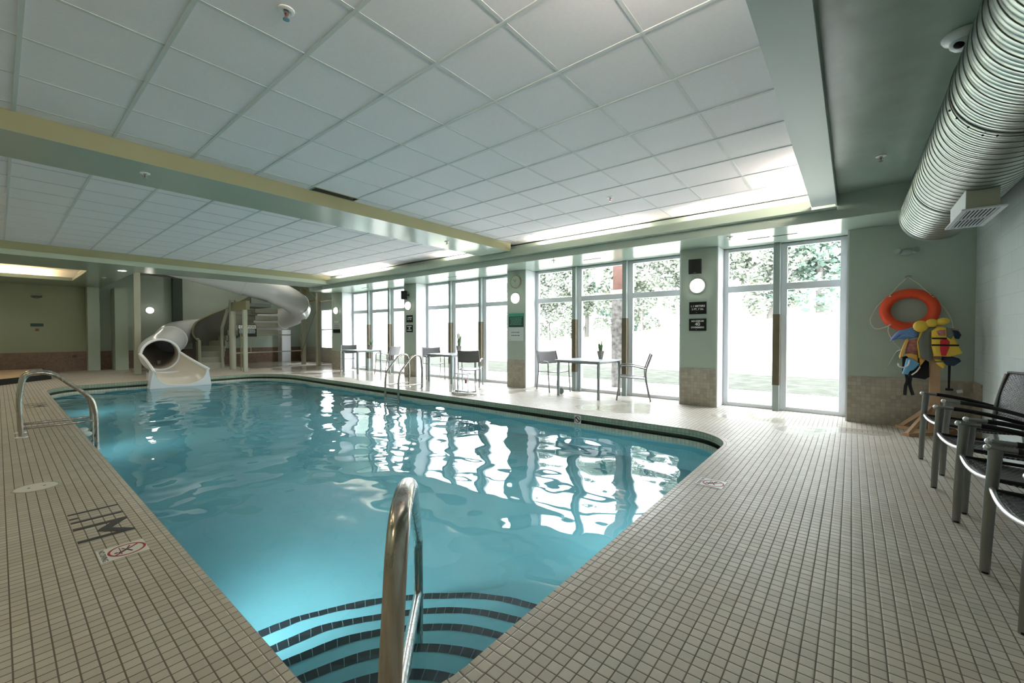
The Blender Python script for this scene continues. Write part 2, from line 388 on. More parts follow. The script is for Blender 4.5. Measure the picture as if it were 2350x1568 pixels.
def ring(mb, off0, z0, off1, z1, v0, v1):
    A = densify(outline()); A0 = offs(A, off0); A1 = offs(A, off1); n = len(A); s = 0; uv = []
    for i in range(n):
        d = math.dist(A[i], A[(i+1) % n]); uv.append((s, s+d, v0, v1)); s += d
    mb.strip([(x, y, z0) for x, y in A0], [(x, y, z1) for x, y in A1], uv, closed=True)
def offs(P, o):
    n = len(P); out = []
    for i in range(n):
        a, b = Vector(P[i-1]), Vector(P[(i+1) % n]); t = (b-a).normalized(); out.append((P[i][0]+t.y*o, P[i][1]-t.x*o))
    return out
RX0, RX1, RY0, RY1 = -20.6, 1.19, -3.0, 7.70
# floor with the pool hole
mb = MB()
inner = offs(densify(outline()), 0.078)
outer = [(RX0, RY0), (RX1, RY0), (RX1, 8.13), (-14.7, 8.13), (-14.7, 9.2), (RX0, 9.2)]
def loop(P):
    v = [mb.bm.verts.new((x, y, 0)) for x, y in P]; return [mb.bm.edges.new((v[i], v[(i+1) % len(v)])) for i in range(len(v))]
ed = loop(outer)+loop(inner)
bmesh.ops.triangle_fill(mb.bm, use_beauty=True, use_dissolve=False, edges=ed)
for f in mb.bm.faces:
    if f.normal.z < 0: f.normal_flip()
fl = struct('floor', mb, M['floor'], smooth=False, fix=False)
mb = MB(); ring(mb, 0.078, 0.0, 0.052, 0.0, 0.05, 0.076); ring(mb, 0.052, 0.0, 0.006, 0.001, 0.076, 0.15-0.003); ring(mb, 0.006, 0.001, 0.0, -0.006, 0.1, 0.1)
struct('trim_1', mb, M['coping'])
mb = MB(); ring(mb, 0.0, -0.006, 0.0, -0.085, 0.0, 0.079); struct('trim_2', mb, M['green_tile'])
mb = MB(); ring(mb, 0.0, -0.085, 0.07, -0.086, 0, 0.1); ring(mb, 0.07, -0.086, 0.07, -0.14, 0, 0.1); ring(mb, 0.07, -0.14, 0.0, -0.139, 0, 0.1); struct('trim_3', mb, M['gutter'])
mb = MB(); ring(mb, 0.0, -0.139, 0.0, -0.29, 0, 0.151); struct('trim_4', mb, M['line_tile'])
# basin
mb = MB(); ring(mb, 0.0, -0.29, 0.0, -1.30, 0, 1)
P = densify(outline()); v = [mb.bm.verts.new((x, y, -1.30)) for x, y in P]; f = mb.bm.faces.new(v)
struct('pool_basin', mb, M['plasterpool'], smooth=True)
# quarter round entry steps in the near corner
SC = (PX1, PY0)
def step_pts(r, n=26, a0=90, a1=180): return [(SC[0]+r*math.cos(R_(a0+(a1-a0)*i/n)), SC[1]+r*math.sin(R_(a0+(a1-a0)*i/n))) for i in range(n+1)]
SR = [(0.61, -0.29), (0.905, -0.49), (1.205, -0.69), (1.51, -0.89), (1.82, -1.09)]
mb = MB(); nb = MB(); pr = 0.0
for k, (r, z) in enumerate(SR):
    o_, i_ = step_pts(r), step_pts(max(pr, 0.02))
    mb.strip([(x, y, z) for x, y in i_], [(x, y, z) for x, y in o_])
    mb.strip([(x, y, z) for x, y in o_], [(x, y, -1.3) for x, y in o_])
    a, b = step_pts(r+0.003), step_pts(r-0.055)
    L_ = r*R_(90)/26; uv = [(i*L_, (i+1)*L_, 0.05, 0.1) for i in range(26)]
    nb.strip([(x, y, z+0.003) for x, y in a], [(x, y, z+0.003) for x, y in b], uv)
    nb.strip([(x, y, z+0.003) for x, y in a], [(x, y, z-0.05) for x, y in a], uv)
    pr = r
struct('pool_steps', mb, M['plasterpool'], smooth=True); struct('trim_5', nb, M['nosing'], smooth=False)
# water
mb = MB(); NY = 130; NX = 340; WZ = -0.185
Po = outline(0.0, 24)
def xr(y):
    xs = []
    n = len(Po)
    for i in range(n):
        a, b = Po[i], Po[(i+1) % n]
        if (a[1]-y)*(b[1]-y) <= 0 and abs(a[1]-b[1]) > 1e-9: xs.append(a[0]+(b[0]-a[0])*(y-a[1])/(b[1]-a[1]))
    return min(xs), max(xs)
rows = []
for j in range(NY+1):
    t = j/NY; y = PY0+0.0005+(PY1-PY0-0.001)*t; a, b = xr(y); row = []
    for i in range(NX+1):
        x = a+(b-a)*i/NX
        h = noise.noise(Vector((x*1.3, y*1.7, 0.3)))*0.011+noise.noise(Vector((x*2.9+5, y*3.9, 1.7)))*0.0058+noise.noise(Vector((x*7+2, y*9, 4.0)))*0.0010
        row.append(mb.bm.verts.new((x, y, WZ+h)))
    rows.append(row)
for j in range(NY):
    for i in range(NX): mb.bm.faces.new((rows[j][i], rows[j][i+1], rows[j+1][i+1], rows[j+1][i]))
wo = obj('pool_water', mb, M['water'], angle=180, fix=False); tag(wo, 'rippling turquoise water filling the rectangular indoor pool', 'water'); wo['kind'] = 'stuff'

# walls ----------------------------------------------------------------
WH = 0.655   # wainscot top
struct('wall_right', bx(RX1, RY0, WH*0, RX1+0.15, 7.7, 3.2), M['cmu'], smooth=False)
struct('trim_6', bx(RX1-0.012, 7.25, 0, RX1, 7.70, WH), M['wainscot_y'], smooth=False)
struct('wall_near', bx(RX0-0.15, RY0-0.15, 0, RX1+0.15, RY0, 4.2), M['sage'], smooth=False)
M['warm_lit_wall'] = mat('sage_warm_lit_paint', (0.30, 0.335, 0.205), 0.45)  # sage with warm lamplight mixed into its colour
M['brown_tile'] = grout_mat('brown_wall_tile', (0.22, 0.145, 0.095), (0.17, 0.115, 0.08), 0.0523, 0.003, rough=0.4, axes='YZ', var=0.16, bstr=0.25)
struct('wall_left', bx(RX0-0.15, RY0, 0, RX0, 2.29, 4.2), M['warm_lit_wall'], smooth=False)
struct('wall_back', bx(RX0-0.15, 2.29, 0, RX0, 9.35, 4.2), M['sage'], smooth=False)
struct('trim_7', bx(RX0, RY0, 0, RX0+0.012, 9.2, WH), M['brown_tile'], smooth=False)
ti = [8]
def trim(mb, m, **k):
    o = struct('trim_%d' % ti[0], mb, m, **k); ti[0] += 1; return o
piers = [(-0.045, 1.34), (-2.38, -1.79), (-6.39, -5.87), (-10.41, -9.87), (-14.70, -14.0)]
mb = MB()
for a, b in piers: mb.box(a, 7.70, 0, b, 8.25, 2.90)
mb.box(-14.70, 8.25, 0, -14.55, 9.35, 4.2)
mb.box(-20.6, 9.2, 0, -18.60, 9.35, 4.2); mb.box(-17.50, 9.2, 0, -14.7, 9.35, 4.2); mb.box(-18.6, 9.2, 0, -17.5, 9.35, 0.42); mb.box(-18.6, 9.2, 2.37, -17.5, 9.35, 4.2)
mb.box(-14.7, 8.06, 2.735, 1.34, 8.25, 3.3)
mb.box(-14.7, 7.70, 2.86, -14.55, 8.3, 4.2)
struct('wall_windows', mb, M['sage'], smooth=False)
mb = MB()
for a, b in piers: mb.box(a-0.001, 7.688, 0, min(b, 1.19)+0.001, 7.70, WH)
trim(mb, M['wainscot'], smooth=False)
mb = MB()
for a, b in piers[:1]+piers[1:]:
    if b < 1: mb.box(b, 7.702, 0, b+0.02, 8.09, 2.733)
    mb.box(a-0.02, 7.702, 0, a, 8.09, 2.733)
trim(mb, M['white'], smooth=False)
mb = MB(); mb.box(RX0, 9.188, 0, -14.7, 9.2, WH); trim(mb, M['wainscot'], smooth=False)
# back wall columns
struct('pillar_1', bx(-20.58, 1.95, 0, -20.2, 2.25, 2.86), M['sage_pale'], smooth=False)
struct('pillar_2', bx(-20.58, 2.58, 0, -19.8, 2.92, 2.86), M['sage_pale'], smooth=False)
struct('pillar_3', bx(-20.58, 4.30, 0, -20.35, 4.60, 4.2), M['gutter'], smooth=False)

# ceilings ---------------------------------------------------------------
ZC, ZS, TY0 = 3.124, 2.865, -1.3
g = 0.61; gx0, gy0 = -2.254, 1.334
struct('ceiling', bx(-13.15, TY0, ZC, -0.20, 7.12, ZC+0.05), M['ceil_tile'], smooth=False)
mb = MB()
k = -18
while gx0+k*g < -0.2:
    x = gx0+k*g
    if x > -13.1: mb.box(x-0.012, TY0, ZC-0.003, x+0.012, 7.12, ZC)
    k += 1
k = -5
while gy0+k*g < 7.1:
    y = gy0+k*g
    if y > TY0: mb.box(-13.14, y-0.012, ZC-0.006, -0.2, y+0.012, ZC)
    k += 1
trim(mb, M['tbar'], smooth=False)
# bay ceiling over the windows and beam
trim(bx(-14.7, 6.87, 2.735, 1.19, 8.13, 2.775), M['sage_gloss'], smooth=False)
trim(bx(-13.7, 6.855, 2.737, 1.19, 6.87, 3.10), M['sage'], smooth=False)
trim(bx(-13.2, 6.70, ZS, -0.43, 6.725, ZS+0.125), M['sage_pale'], smooth=False)      # cove lip
trim(bx(-13.2, 6.70, ZS-0.002, -0.17, 6.87, ZS), M['sage_gloss'], smooth=False)
trim(bx(-13.2, 6.87, ZS, -0.17, 7.10, ZS+0.02), M['olive'], smooth=False)
trim(bx(-13.2, 7.10, ZS, -0.17, 7.125, ZC), M['olive'], smooth=False)
# crossbeam
mb = MB(); mb.box(-6.32, TY0, 2.952, -5.48, 6.70, 2.955); mb.box(-6.32, 6.70, 2.990, -5.48, 7.1, 3.0)
mb.box(-6.32, TY0, 2.955, -6.31, 6.7, ZC); trim(mb, M['sage_gloss'], smooth=False)
trim(bx(-5.49, TY0, 2.955, -5.479, 6.70, ZC-0.001), M['olive'], smooth=False)
# right bulkhead and upper ceiling
mb = MB(); mb.box(-0.425, TY0, 2.895, -0.17, 6.70, 2.91); mb.box(-0.185, TY0, 2.91, -0.168, 6.86, ZC); trim(mb, M['bulkhead'], smooth=False)
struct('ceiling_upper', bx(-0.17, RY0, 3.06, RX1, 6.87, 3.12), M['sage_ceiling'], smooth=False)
# near and rear lips / soffits
trim(bx(-13.2, TY0-0.03, ZS, -0.17, TY0, ZC), M['sage_pale'], smooth=False)
trim(bx(RX0, RY0, ZS, -0.17, TY0, ZS+0.02), M['sage'], smooth=False)
trim(bx(-13.16, TY0, 2.962, -13.15, 7.1, ZC), M['olive'], smooth=False)
trim(bx(-13.17, TY0, 2.858, -13.145, 6.87, 2.962), M['sage_pale'], smooth=False)
mb = MB(); mb.box(-15.0, TY0, 2.858, -13.17, 2.30, 2.87); mb.box(-14.5, 2.30, 2.858, -13.17, 9.2, 2.87)
mb.box(RX0, TY0, 2.858, -18.3, 2.30, 2.87); mb.box(-18.3, 1.46, 2.858, -15.0, 2.30, 2.87); mb.box(-14.7, 6.87, 2.775, -13.17, 8.2, 2.86)
trim(mb, M['sage_gloss'], smooth=False)
mb = MB(); mb.box(-18.7, TY0, 3.15, -14.8, 1.7, 3.2); mb.box(-18.62, TY0, 2.87, -18.6, 1.6, 3.15); mb.box(-18.6, 1.60, 2.87, -14.8, 1.62, 3.15); mb.box(-14.82, TY0, 2.87, -14.8, 1.6, 3.15); trim(mb, M['ceil_tile'], smooth=False)
mb = MB(); mb.box(-18.33, TY0, 2.87, -18.3, 1.46, 2.96); mb.box(-18.3, 1.46, 2.87, -15.0, 1.49, 2.96); trim(mb, M['sage_pale'], smooth=False)
mb = MB(); mb.box(RX0, 2.30, 4.15, -14.5, 9.2, 4.2); mb.box(RX0, 2.28, 2.87, -14.5, 2.30, 4.2); mb.box(-14.5, 2.3, 2.87, -14.48, 9.2, 4.2); struct('ceiling_tower', mb, M['sage'], smooth=False)

# windows ------------------------------------------------------------------
wi = [1]
def window(x0, x1, y=8.13, z0=0.0, z1=2.735, tr=2.03, th=0.11, fw=0.088):
    mb = MB(); d = 0.035
    mb.box(x0, y-d, z0, x0+fw, y+d, z1, 0.006); mb.box(x1-fw, y-d, z0, x1, y+d, z1, 0.006)
    mb.box(x0+fw, y-d, z0, x1-fw, y+d, z0+0.065, 0.006); mb.box(x0+fw, y-d, z1-0.062, x1-fw, y+d, z1, 0.006)
    mb.box(x0+fw, y-d, tr-th/2, x1-fw, y+d, tr+th/2, 0.006)
    o = struct('window_%d' % wi[0], mb, M['white'], smooth=False)
    obj('glass_pane', bx(x0+fw-0.005, y-0.004, z0+0.06, x1-fw+0.005, y+0.004, tr-th/2+0.005), M['glass'], o, smooth=False)
    obj('glass_pane', bx(x0+fw-0.005, y-0.004, tr+th/2-0.005, x1-fw+0.005, y+0.004, z1-0.055), M['glass'], o, smooth=False)
    wi[0] += 1
def post(x):
    mb = MB(); mb.box(x-0.045, 7.985, 0, x+0.045, 8.09, 2.734, 0.004); o = trim(mb, M['post_paint'], smooth=False)
    obj('post_reflection', bx(x-0.049, 7.981, 0.42, x+0.049, 8.09, 1.575, 0.003), M['post_reflection'], o, smooth=False)  # sleeve added only to carry the painted reflection
def bay(xs):
    for a, b in zip(xs, xs[1:]): window(a+0.012, b-0.012)
    for x in xs[1:-1]:
        mb = MB(); mb.box(x-0.03, 8.08, 0, x+0.03, 8.16, 2.734); trim(mb, M['white'], smooth=False); post(x-0.035)
bay([-1.79, -0.925, -0.05]); bay([-5.87, -4.71, -3.54, -2.385]); bay([-9.87, -8.71, -7.55, -6.395]); bay([-14.0, -12.8, -11.6, -10.415])
window(-18.6, -17.5, 9.25, 0.42, 2.37, 1.45, 0.05)

# outside -------------------------------------------------------------------
struct('ground_patio', bx(-60, 8.2, -0.12, 30, 10.8, -0.03), M['patio'], smooth=False)
struct('ground_bed', bx(-60, 10.8, -0.12, 30, 15.0, -0.02), M['bed'], smooth=False)
mb = MB(); nx, ny = 60, 24; rows = []
for j in range(ny+1):
    y = 15.0+(j/ny)**1.3*58; row = []
    for i in range(nx+1):
        x = -75+i*115/nx
        sl = max(0.0, min(1.15, (x+22)/20.0))
        z = -0.02+(y-15.0)*(0.035+0.118*sl)+0.12*noise.noise(Vector((x*0.15, y*0.15, 0)))*min(1, (y-15.0)/5)
        row.append(mb.bm.verts.new((x, y, z)))
    rows.append(row)
for j in range(ny):
    for i in range(nx): mb.bm.faces.new((rows[j][i], rows[j][i+1], rows[j+1][i+1], rows[j+1][i]))
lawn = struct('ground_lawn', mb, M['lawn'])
def ground_z(x, y):
    sl = max(0.0, min(1.15, (x+22)/20.0)); return -0.02+(y-15.0)*(0.035+0.118*sl)
def foliage_mesh(seed, n, hx, hz, dens=1.0):
    rnd = random.Random(seed); mb = MB()
    blobs = [(rnd.uniform(-1, 1)*hx*0.7, rnd.uniform(-1, 1)*hx*0.7, rnd.uniform(0.03, 1)*hz, rnd.uniform(0.3, 0.55)*hx) for _ in range(28)]
    for _ in range(n):
        bx_, by_, bz_, br = rnd.choice(blobs); d = Vector((rnd.gauss(0, 1), rnd.gauss(0, 1), rnd.gauss(0, 0.8))).normalized()*br*rnd.uniform(0.55, 1.05)
        c = Vector((bx_, by_, bz_))+d; s_ = rnd.uniform(0.08, 0.22)
        u = Vector((rnd.gauss(0, 1), rnd.gauss(0, 1), rnd.gauss(0, 0.5))).normalized()*s_; v_ = u.cross(Vector((rnd.gauss(0, 1), rnd.gauss(0, 1), rnd.gauss(0, 1)))).normalized()*s_*0.6
        mb.quad([c-u, c-v_, c+u, c+v_])
    return mb
def make_tree(seed, m, lab, grp, loc, h):
    t = thing('tree', lab, 'tree', loc, 0, grp)
    mb = MB(); mb.tube([(0, 0, -0.3), (0.05, 0.02, h*0.3), (-0.05, 0.05, h*0.62), (0.1, 0, h*0.9)], [0.2, 0.16, 0.11, 0.04], 8)
    mb.tube([(0, 0, h*0.4), (0.8, 0.3, h*0.62)], [0.09, 0.03], 6); mb.tube([(0, 0, h*0.45), (-0.9, -0.2, h*0.7)], [0.09, 0.03], 6)
    obj('trunk', mb, M['bark'], t)
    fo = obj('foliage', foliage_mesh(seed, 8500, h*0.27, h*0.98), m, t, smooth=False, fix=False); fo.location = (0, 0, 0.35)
    return t
rt = random.Random(11)
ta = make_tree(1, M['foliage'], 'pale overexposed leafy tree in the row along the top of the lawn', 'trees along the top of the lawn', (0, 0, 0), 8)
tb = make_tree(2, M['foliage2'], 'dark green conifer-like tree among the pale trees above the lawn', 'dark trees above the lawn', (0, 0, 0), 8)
first = {0: True, 1: True}
for i in range(20):
    # a line of trees running along the crest, further away to the left
    x = -26+i*2.2+rt.uniform(-0.5, 0.5); y = 33+rt.uniform(-1.5, 2.5)-(x+10)*0.10
    kx = 1 if i in (4, 11) else 0
    src = tb if kx else ta
    o = src if first[kx] else dup(src); first[kx] = False
    s_ = rt.uniform(0.85, 1.25); o.location = (x, y, ground_z(x, y)); o.rotation_euler = (0, 0, rt.uniform(0, 6.28)); o.scale = (s_, s_, s_)
# porch column outside bay two
t = thing('porch_column', 'brown-topped stone porch column standing outside the middle bay of windows', 'column', (-4.37, 9.5, -0.03))
obj('stone_shaft', bx(-0.14, -0.14, 0, 0.14, 0.14, 2.22, 0.01), M['stone'], t, smooth=False)
obj('cap', bx(-0.17, -0.17, 2.22, 0.17, 0.17, 2.34, 0.01), M['capstone'], t, smooth=False)
obj('timber_post', bx(-0.12, -0.12, 2.34, 0.12, 0.12, 3.6), M['colwood'], t, smooth=False)

# ================================================================== LIGHTS IN THE COVES
def cove_tube(x0, y0, x1, y1, z, m, lab, grp):
    t = thing('cove_light', lab, 'light', ((x0+x1)/2, (y0+y1)/2, z), 0, grp)
    dx, dy = (x1-x0)/2, (y1-y0)/2
    obj('lamp_tube', MB().cyl((-dx, -dy, 0.045), (dx, dy, 0.045), 0.019, 10), m, t)
    ex, ey = (0, 0.03) if abs(dx) > abs(dy) else (0.03, 0)
    obj('lamp_base', bx(-dx-ex, -dy-ey, -0.0, dx+ex, dy+ey, 0.022), M['white'], t, smooth=False)
    return t
G1 = 'cove lights hidden along the window side'
LB = 'warm strip light hidden in the ceiling cove above the windows'
for a, b in ((-1.9, -0.5), (-4.75, -2.8), (-7.5, -6.9), (-12.6, -10.0)): cove_tube(a, 6.80, b, 6.80, ZS+0.045, M['tube_warm'], LB, G1)
for a, b in ((0.6, 2.0), (5.6, 6.2)): cove_tube(-0.30, a, -0.30, b, 2.915, M['tube_warm'], 'warm strip light hidden in the ceiling cove beside the duct bulkhead', 'cove lights along the bulkhead')
for x in (-11, -9, -3.2): cove_tube(x-0.9, TY0+0.12, x+0.9, TY0+0.12, ZC-0.09, M['tube_fill'], 'added fill strip on the near edge of the tiled ceiling, behind the camera', 'added near edge fill strips')  # unseen strips added as warm fill for the left deck
for y in (-0.9, 0.45): cove_tube(-18.45, y-0.55, -18.45, y+0.55, 2.885, M['tube_yellow'], 'warm strip light in the small raised ceiling above the spa', 'spa cove lights')
def downlight(x, y, z, lab, m='downlight'):
    t = thing('recessed_downlight', lab, 'light', (x, y, z))
    obj('rim', MB().lathe([(0.10, 0), (0.10, -0.012), (0.075, -0.012), (0.07, 0.0)], n=24), M['white'], t)
    obj('lens', MB().lathe([(0.0, -0.006), (0.072, -0.006)], n=24), M[m], t)
downlight(-14.30, 2.01, 2.858, 'small round lit downlight in the soffit left of the slide')
for i, (x, y) in enumerate(((-16.5, -2.0), (-10.5, -2.0), (-5.0, -2.0), (-1.0, -2.2))):  # unseen downlights added to warm the left deck
    downlight(x, y, ZS, 'added fill downlight in the near soffit, %s' % ('beside the spa', 'behind the left deck handrail', 'behind the depth marking', 'nearest the camera')[i], 'downlight_fill')
for i, (x, y) in enumerate(((-16.0, 3.6), (-16.0, 6.8), (-19.0, 5.5))):  # out-of-view downlights added to brighten the slide and its walls
    downlight(x, y, 4.15, 'added fill downlight high over the slide tower, %s' % ('pool side', 'window side', 'back wall side')[i])
pl = []
def pool_light(x, y, z, rz, lab, e):
    t = thing('pool_light', lab, 'light', (x, y, z), rz, None)
    obj('lamp_rim', MB().lathe([(0.15, 0), (0.15, 0.03), (0.12, 0.035)], n=24, M4=Matrix.Rotation(R_(-90), 4, 'X')), M['white_gloss'], t)
    obj('lamp_lens', MB().lathe([(0.12, 0.02), (0.0, 0.03)], n=24, M4=Matrix.Rotation(R_(-90), 4, 'X')), M['poolglow'], t)
    l = bpy.data.lights.new('pool_lamp', 'AREA'); l.shape = 'DISK'; l.size = 0.22; l.energy = e; l.color = (0.9, 0.98, 1.0); l.spread = R_(170)
    lo = bpy.data.objects.new('pool_lamp', l); C.objects.link(lo); lo.parent = t; lo.location = (0, 0.05, 0); lo.rotation_euler = (R_(90), 0, 0)
pool_light(-2.95, PY0, -0.62, 0, 'round underwater lamp in the near pool wall beside the entry steps', 20)
pool_light(-8.2, PY0, -0.62, 0, 'added underwater fill lamp in the near pool wall below the left handrail', 9)  # this lamp and those below are added for overall pool brightness
pool_light(-12.0, PY0, -0.62, 0, 'added underwater fill lamp in the near pool wall at the slide end', 8)
pool_light(PX1, 3.6, -0.62, PI/2, 'added underwater fill lamp in the right-hand pool wall', 8)
pool_light(-6.5, PY1, -0.62, PI, 'added underwater fill lamp in the window-side pool wall', 8)

def round_light(x, y, z, rz, lab):
    t = thing('round_wall_light', lab, 'light', (x, y, z), rz, None)
    RX = Matrix.Rotation(R_(90), 4, 'X')
    obj('globe', MB().lathe([(0.115, 0.03), (0.112, 0.06), (0.09, 0.085), (0.05, 0.10), (0.0, 0.104)], n=28, M4=RX), M['lamp_globe'], t)
    obj('wall_plate', MB().lathe([(0.0, 0.0), (0.128, 0), (0.128, 0.032), (0.113, 0.036)], n=28, M4=RX), M['white_gloss'], t)
for x, l in ((-2.095, 'round lit wall lamp below the black speaker on the nearest window pillar'), (-6.131, 'round lit wall lamp below the clock'), (-10.185, 'round lit wall lamp above the two small signs on the third pillar'), (-14.35, 'round lit wall lamp on the far window pillar')):
    round_light(x, 7.70, 2.09, 0, l)
round_light(-20.60, 3.65, 2.15, PI/2, 'round lit wall lamp on the back wall left of the slide')

# ================================================================== WALL FURNITURE
def sign(name, x0, x1, z0, z1, m, lab, y=7.70, frame=M['signblack']):
    t = thing(name, lab, 'sign', ((x0+x1)/2, y, (z0+z1)/2)); wx, wz = (x1-x0)/2, (z1-z0)/2
    obj('sign_board', bx(-wx, -0.014, -wz, wx, 0, wz, 0.002), m, t, smooth=False)
    if frame:
        mb = MB(); f = 0.008
        for a in ((-wx, -wz, wx, -wz+f), (-wx, wz-f, wx, wz), (-wx, -wz, -wx+f, wz), (wx-f, -wz, wx, wz)): mb.box(a[0], -0.019, a[1], a[2], -0.012, a[3])
        obj('sign_frame', mb, frame, t, smooth=False)
    return t, wx, wz
def bars(t, x0, x1, zs, m, h=0.012, y=-0.0155, seed=1, name='lettering'):
    r = random.Random(seed); mb = MB()
    for z in zs:
        x = x0+r.uniform(0, 0.03); xe = x1-r.uniform(0, 0.05)
        while x < xe:
            w_ = min(r.uniform(0.02, 0.06), xe-x); mb.box(x, y, z-h/2, x+w_, y+0.002, z+h/2); x += w_+0.012
    return obj(name, mb, m, t, smooth=False)
for xs, who in ((( -2.229, -1.948), 'nearest'), ((-10.29, -10.01), 'third')):
    t, a, b = sign('depth_sign', xs[0], xs[1], 1.60, 1.81, M['signblack'], 'small black depth sign reading 1.1 meters on the %s window pillar' % who)
    text('1.1 METERS', 0.048, wallM(0, -0.0155, 0.032), M['signtext'], t, bold=0.0012); text('3 FT, 7 IN.', 0.046, wallM(0, -0.0155, -0.022), M['signtext'], t, bold=0.0012)
    bars(t, -0.03, 0.03, [-0.078], M['signpaper'], 0.005)
    t, a, b = sign('capacity_sign', xs[0], xs[1], 1.31, 1.52, M['signblack'], 'small black sign reading maximum 40 swimmers on the %s window pillar' % who)
    text('MAXIMUM', 0.044, wallM(0, -0.0155, 0.062), M['signtext'], t, bold=0.0012); text('40', 0.082, wallM(0, -0.0155, 0.008), M['signtext'], t, bold=0.002); text('SWIMMERS', 0.044, wallM(0, -0.0155, -0.048), M['signtext'], t, bold=0.0012)
    bars(t, -0.03, 0.03, [-0.085], M['signpaper'], 0.005)
t, a, b = sign('rules_sign', -6.35, -5.91, 1.42, 1.735, M['signdkgreen'], 'dark green rules sign with a bright green header on the pillar with the clock', frame=None)
obj('sign_header', bx(-a, -0.017, b-0.07, a, -0.012, b), M['signgreen'], t, smooth=False)
bars(t, -a+0.04, a-0.03, [0.055-0.031*i for i in range(6)], M['signtextgreen'], 0.012, seed=4)
t, a, b = sign('notice_sign', -6.35, -5.91, 1.095, 1.41, M['signpaper'], 'pale grey notice with two lines of text below the green rules sign', frame=None)
bars(t, -0.14, 0.15, [0.04, -0.03], M['grey_nylon'], 0.02, seed=8); bars(t, -0.19, -0.12, [-0.12], M['sling'], 0.01)
t, a, b = sign('pool_rules_sign', -14.60, -14.10, 1.30, 1.76, M['signpaper'], 'grey and black pool rules sign on the far window pillar', frame=None)
obj('sign_header', bx(-a, -0.017, b-0.13, a, -0.012, b-0.01), M['sage_pale'], t, smooth=False); obj('sign_footer', bx(-a, -0.017, -b, a, -0.012, -b+0.13), M['signblack'], t, smooth=False)
bars(t, -a+0.03, a-0.03, [0.06-0.032*i for i in range(5)], M['grey_nylon'], 0.012, seed=5); bars(t, -a+0.06, a-0.06, [b-0.07], M['signtext'], 0.05, y=-0.019, seed=6)
# clock
t = thing('wall_clock', 'round white wall clock with a brass rim at the top of the second pillar', 'clock', (-6.13, 7.70, 2.475)); RX = Matrix.Rotation(R_(90), 4, 'X')
obj('clock_rim', MB().lathe([(0.0, 0), (0.155, 0), (0.155, 0.035), (0.14, 0.04), (0.135, 0.03)], n=32, M4=RX), mat('brass_rim', (0.42, 0.36, 0.22), 0.4, metal=0.4), t)
obj('clock_face', MB().lathe([(0.0, 0.031), (0.137, 0.03)], n=32, M4=RX), mat('clock_face', (0.50, 0.55, 0.47), 0.5), t)
obj('clock_hand', bx(-0.003, -0.036, 0, 0.003, -0.033, 0.06), M['black'], t, smooth=False)
obj('clock_hand', bx(-0.003, -0.037, 0, 0.003, -0.034, 0.09, M4=Matrix.Rotation(R_(-50), 4, 'Y')), M['black'], t, smooth=False)
# speakers
def speaker(x, y, z, rz, lab, tilt=0):
    t = thing('wall_speaker', lab, 'speaker', (x, y, z), rz)
    T = Matrix.Translation((0, -0.15, 0)) @ Matrix.Rotation(R_(tilt), 4, 'X')
    obj('cabinet', bx(-0.10, -0.085, -0.125, 0.10, 0.085, 0.125, 0.008, M4=T), M['black'], t, smooth=False)
    obj('grille', bx(-0.09, -0.089, -0.115, 0.09, -0.084, 0.115, 0.002, M4=T), M['signblack'], t, smooth=False)
    obj('badge', bx(-0.02, -0.092, -0.108, 0.02, -0.088, -0.1, M4=T), M['alu'], t, smooth=False)
    mb = MB(); mb.cyl((0, -0.08, 0), (0, 0, 0), 0.018, 10); mb.box(-0.03, -0.012, -0.05, 0.03, 0, 0.05); obj('bracket', mb, M['black'], t)
speaker(-2.13, 7.70, 2.405, R_(12), 'black box speaker at the top of the nearest window pillar', 6)
speaker(-10.17, 7.70, 2.40, R_(-38), 'dark box speaker angled off the third window pillar')
speaker(-20.2, 2.75, 2.30, PI/2, 'dark box speaker on the back wall column behind the slide post')
# emergency lights
def emerg(x, y, z, rz, lab, m):
    t = thing('emergency_light', lab, 'light', (x, y, z), rz)
    mb = MB(); mb.ell((0, -0.035, 0), (0.075, 0.035, 0.045)); obj('housing', mb, m, t)
    for s_ in (-1, 1): obj('lamp_head', MB().cyl((s_*0.07, -0.04, 0.0), (s_*0.095, -0.09, 0.015), 0.03, 14, 0.036), m, t)
emerg(0.55, 7.70, 2.345, 0, 'small twin-headed emergency light high above the life ring', mat('pale_plastic', (0.36, 0.42, 0.38), 0.3))
emerg(-20.60, 0.825, 2.46, PI/2, 'small twin-headed emergency light high on the back wall above the spa', M['grey_nylon'])
t = thing('back_wall_sign', 'small dark rectangular sign on the warm-lit back wall above the spa', 'sign', (-20.60, 0.825, 1.55), PI/2)
obj('sign_board', bx(-0.14, -0.02, -0.05, 0.14, 0, 0.05), M['signdkgreen'], t, smooth=False)
t = thing('stop_button', 'small red button on the back wall below the dark sign', 'button', (-20.60, 0.825, 1.39), PI/2)
obj('button_plate', bx(-0.04, -0.012, -0.04, 0.04, 0, 0.04), M['grey_nylon'], t, smooth=False); obj('button', MB().cyl((0, -0.012, 0), (0, -0.04, 0), 0.025, 14), M['red'], t)
t = thing('wall_outlet', 'small outlet on the brown tiled base of the back wall', 'outlet', (-20.588, 1.66, 0.50), PI/2)
obj('outlet_plate', bx(-0.05, -0.01, -0.04, 0.05, 0, 0.04), M['colwood'], t, smooth=False)
